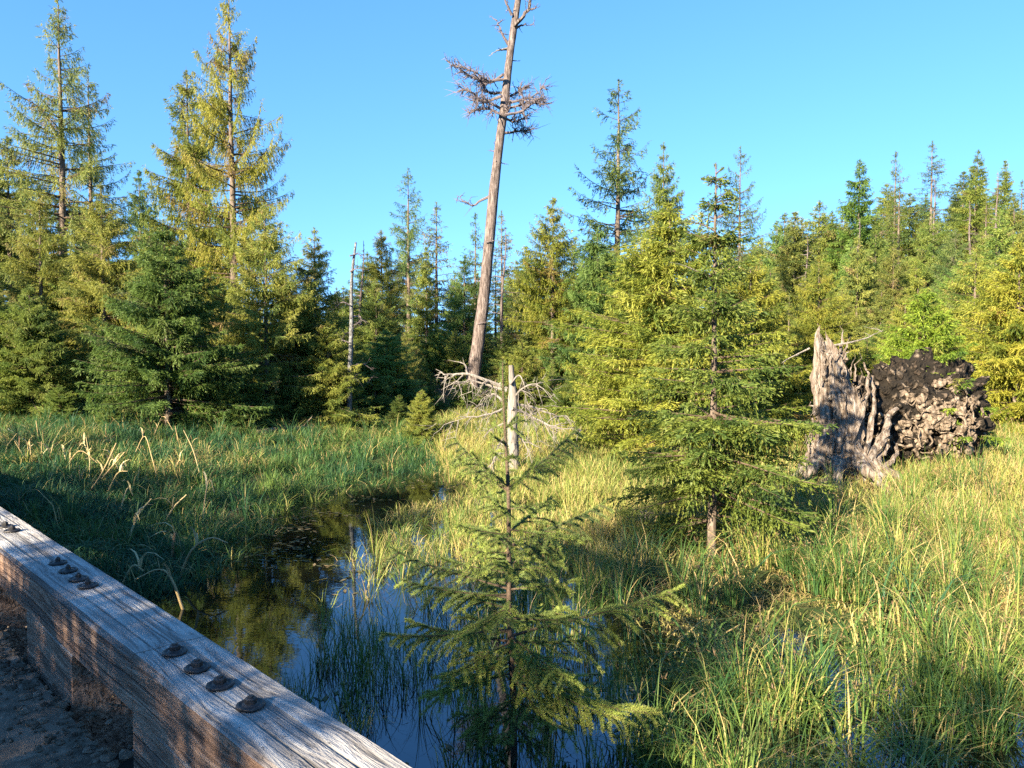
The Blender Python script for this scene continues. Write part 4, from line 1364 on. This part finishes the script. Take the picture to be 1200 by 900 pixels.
meadow('tall_sedge', gpoly([(-150, 500), (0, 480), (150, 510), (400, 500), (505, 520), (500, 546), (425, 560), (330, 590), (250, 643), (190, 703), (0, 610), (-150, 600)]), 1.8, 46, (.5, .85), (.3, .1), 115,
       'tall uneven sedge tussocks overhanging the left bank', .010, .09, (.2, 1.3), levels=L3, straw=.14)
meadow('tall_sedge', gpoly([(250, 640), (330, 588), (425, 556), (500, 546), (520, 552), (430, 572), (340, 606), (215, 700), (188, 694)]), 9, 26, (.3, .6), (.34, .1), 116,
       'arching sedge fringe along the left water edge', .009, .07, (.5, 1.35), levels=L3, straw=.15, z_off=.1)
meadow('emergent_sedge', gpoly([(380, 700), (470, 610), (560, 620), (640, 690), (740, 760), (740, 1100), (500, 1100), (380, 860)]), 5, 16, (.45, .85), (.5, .12), 117,
       'taller yellow-green sedge tufts scattered through the open water', .007, .05, (.1, 1.1), holes=.4, hole_scale=.5, straw=.2, z_off=.3)
rng = np.random.default_rng(120)
g = Geo()
rp = gpoly([(830, 600), (1000, 560), (1350, 520), (1350, 1000), (760, 1000), (760, 720)])
bx, by = rng.uniform(rp.min(0), rp.max(0), (2600, 2)).T
k_ = inside(rp, bx, by) & (bx * NV[0] + by * NV[1] > PF + .3)
bx, by = bx[k_], by[k_]
n = len(bx)
hh_, aa_, bb_ = rng.uniform(.45, .85, n), rng.uniform(0, 6.28, n), rng.uniform(.05, .5, n)
zz_ = height(bx, by)
g.blades(np.stack([bx, by, zz_], -1), hh_, aa_, bb_, np.full(n, .004), rng.uniform(.5, .8, n), rng)
tp_ = np.stack([bx + np.cos(aa_) * hh_ * bb_ * .87, by + np.sin(aa_) * hh_ * bb_ * .87, zz_ + hh_ * (1 - .62 * bb_)], -1)
for q in range(7):
    g.kites(tp_ + rng.normal(0, .008, (n, 3)), rng.normal(0, .5, (n, 3)) + np.array([0, 0, .5]), rng.uniform(.02, .05, n), np.full(n, .007), 1, rng.uniform(0, .5, n), rng)
tag(g.obj('flowering_rush', [M['grass'], M['seed']]), 'thin rush stems with brown seed heads in the right foreground', 'rush', kind='stuff')
# ------------------------------------------------------------------ dry reeds on the left bank
REEDS = [([(42, 493), (47, 525), (51, 557)], 'tallest tan dry reed stalk at the left edge of the marsh', 0), ([(20, 512), (21, 545), (24, 575)], 'reddish dry reed stub among green leaves at the left edge', 1),
         ([(34, 530), (33, 560), (34, 580)], 'short reddish tan reed leaf next to the reddish stub', 1), ([(137, 519), (120, 555), (96, 598)], 'long straight dry reed leaning right on the left bank', 0),
         ([(145, 530), (125, 553), (99, 596)], 'dry reed leaning close behind the long straight one', 0), ([(150, 552), (136, 555), (122, 578), (113, 598)], 'dry reed bent over at its tip like a hook', 0),
         ([(92, 545), (93, 565), (95, 590)], 'short upright tan reed left of the long leaning one', 0), ([(218, 580), (205, 594), (188, 614)], 'thick broken dry reed leaning over the dark water edge', 0),
         ([(178, 584), (164, 604), (151, 632)], 'pale green-tan reed curving left of the broken reed', 0), ([(267, 636), (247, 630), (226, 645), (211, 662)], 'pale reed arching out over the black water', 2),
         ([(140, 676), (158, 662), (170, 668)], 'small pale bent reed beside the kerb beam', 2), ([(160, 678), (188, 666), (205, 676), (220, 696)], 'broad straw-yellow reed leaf arching beside the kerb beam', 2),
         ([(66, 540), (58, 560), (70, 580)], 'tan folded reed leaf near the tallest stalk', 0), ([(75, 535), (70, 560), (64, 578)], 'thin tan reed leaning left near the tallest stalk', 0),
         ([(82, 562), (82, 590)], 'stubby pale reed between the upright and the folded reeds', 0), ([(201, 640), (205, 625), (199, 650)], 'small green-tipped reed at the dark water edge', 1)]
rr_ = np.random.default_rng(88)
for q in range(22):
    bx, by = rr_.uniform(-5, 240), rr_.uniform(545, 625)
    hh_, ln_ = rr_.uniform(25, 75), rr_.uniform(-22, 30)
    if bx < 130 and by > 590:
        by = 580
    k3 = [(bx + ln_ * 1.2, by - hh_), (bx + ln_ * .55, by - hh_ * .62), (bx, by)]
    if rr_.uniform() < .4:
        k3 = [(bx + ln_ * 1.9, by - hh_ * .72)] + k3
    REEDS.append((k3, 'one of the thinner tan dry reeds standing scattered in the left bank sedge', 3))
for i, (pts, lab, kind) in enumerate(REEDS):
    rng = np.random.default_rng(200 + i)
    bx, by = max(pts, key=lambda q: q[1])
    D = onz(bx, by, .12)[1]
    if pts[0][1] > pts[-1][1]:
        pts = pts[::-1]
    p = px_path(pts, D, .03, rng)
    origin = p[-1].copy()
    gz = max(float(height(origin[0], origin[1])), -.02)
    origin[2] = min(origin[2], gz)
    p[-1, 2] = gz - .05
    o = empty('dry_reed', origin)
    tag(o, lab, 'reed', 'dry reeds on the left bank' if kind < 3 else 'thin dry reeds scattered in the left bank sedge')
    ps = smooth_path(p, 12) - origin
    g = Geo()
    g.tube(ps, (.018 if kind == 1 else .011 if kind == 3 else .015) * np.linspace(.45, 1, 12), 5, 0, rng.uniform(.2, .9) if kind != 1 else .05)
    g.obj('stalk', [M['straw']], o, True)
    for j in range(2 if len(pts) > 2 else 1):
        q = int(rng.integers(2, 8))
        g = Geo()
        g.blades(ps[q][None] - 0, np.array([rng.uniform(.2, .4)]), rng.uniform(0, 6.28, 1), np.array([rng.uniform(.5, 1.2)]), np.array([.026]), np.array([rng.uniform(.3, 1)]), rng)
        g.obj('leaf', [M['straw']], o)


# ------------------------------------------------------------------ brushwood at the forest foot
rng = np.random.default_rng(301)
g = Geo()
bp = gpoly([(-60, 470), (150, 500), (300, 503), (420, 498), (500, 490), (720, 492), (720, 470), (500, 465), (-60, 450)], .35)
n = 0
while n < 1300:
    x, y = rng.uniform(bp.min(0), bp.max(0))
    if not inside(bp, np.array([x]), np.array([y]))[0]:
        continue
    n += 1
    z = float(height(np.array(x), np.array(y)))
    L = rng.uniform(.2, 1.1)
    a, e = rng.uniform(0, 6.28), rng.uniform(-.1, .9)
    u = np.linspace(0, 1, 5)[:, None]
    g.tube(np.array([x, y, z + .03]) + L * u * np.array([math.cos(a) * math.cos(e), math.sin(a) * math.cos(e), math.sin(e)]) + rng.normal(0, .04, (5, 3)) * u,
           rng.uniform(.006, .02) * (1.1 - u[:, 0]), 4, 0 if rng.uniform() < .7 else 1)
tag(g.obj('brushwood', [M['deadtwig'], M['root']]), 'brown dead twigs and brush lying along the forest foot', 'brush', kind='stuff')

# floating leaves and weed on the dark water
rng = np.random.default_rng(302)
n = 9000
x, y = rng.uniform(-5.5, 1.5, n), rng.uniform(3.2, 15, n)
f_ = vnoise(x * 1.1, y * .8, 31) + .6 * vnoise(x * 3, y * 2.2, 32) - .35 + .25 * (x < -1.0) + .2 * (y > 9)
k_ = (f_ > rng.uniform(0, .9, n)) & inside(POND, x, y)
x, y = x[k_], y[k_]
n = len(x)
a = rng.uniform(0, 6.28, n)
l, w_ = rng.uniform(.015, .07, n), rng.uniform(.008, .022, n)
c, d_ = np.stack([np.cos(a), np.sin(a)], -1), np.stack([-np.sin(a), np.cos(a)], -1)
P = np.stack([x, y], -1)
z = .003 + rng.uniform(0, .004, n)
v = np.stack([P - c * l[:, None], P + d_ * w_[:, None], P + c * l[:, None], P - d_ * w_[:, None]], 1)
v = np.concatenate([v, np.repeat(z, 4).reshape(n, 4, 1)], -1)
g = Geo()
g.add(v.reshape(-1, 3), np.arange(n * 4).reshape(n, 4), 0, np.repeat(np.clip(rng.normal(.45, .3, n), 0, 1), 4))
tag(g.obj('floating_weed', [M['weed']]), 'scraps of leaf and weed floating on the pond', 'pondweed', kind='stuff')

# pale dead stems on the hillside
rng = np.random.default_rng(303)
for px, ty, D in ((1098, 206, 40), (1003, 255, 36), (1170, 200, 48), (946, 275, 40), (1140, 235, 52), (420, 282, 30), (586, 268, 33)):
    p = at(px, ty, D)
    z = float(height(p[0], p[1]))
    H = p[2] - z
    o = empty('dead_tree', (p[0], p[1], z))
    tag(o, 'one of the thin pale dead stems standing among the green forest trees', 'dead tree', 'thin pale dead stems in the forest')
    u = np.linspace(0, 1, 12)
    lx = rng.uniform(-.25, .25)
    ax_ = np.column_stack([lx * u + .05 * np.sin(u * 9), 0 * u, u * H - .1 * (u == 0)])
    g = Geo()
    g.tube(ax_, .10 * (1.1 - u), 6, 0)
    g.obj('trunk', [M['snag']], o, True)
    g = Geo()
    for q in range(36):
        t = rng.uniform(.35, .98)
        a = rng.uniform(0, 6.28)
        L = (1.05 - t) * rng.uniform(.6, 1.9)
        b = np.array([np.interp(t, u, ax_[:, 0]), 0, t * H])
        uu = np.linspace(0, 1, 4)[:, None]
        g.tube(b + L * uu * np.array([math.cos(a), math.sin(a), rng.uniform(-.3, .3)]) + rng.normal(0, .03, (4, 3)) * uu, .02 * (1.1 - uu[:, 0]), 3, 0)
    g.obj('branches', [M['deadtwig']], o)['kind'] = 'stuff'
print('trees', NTREE)
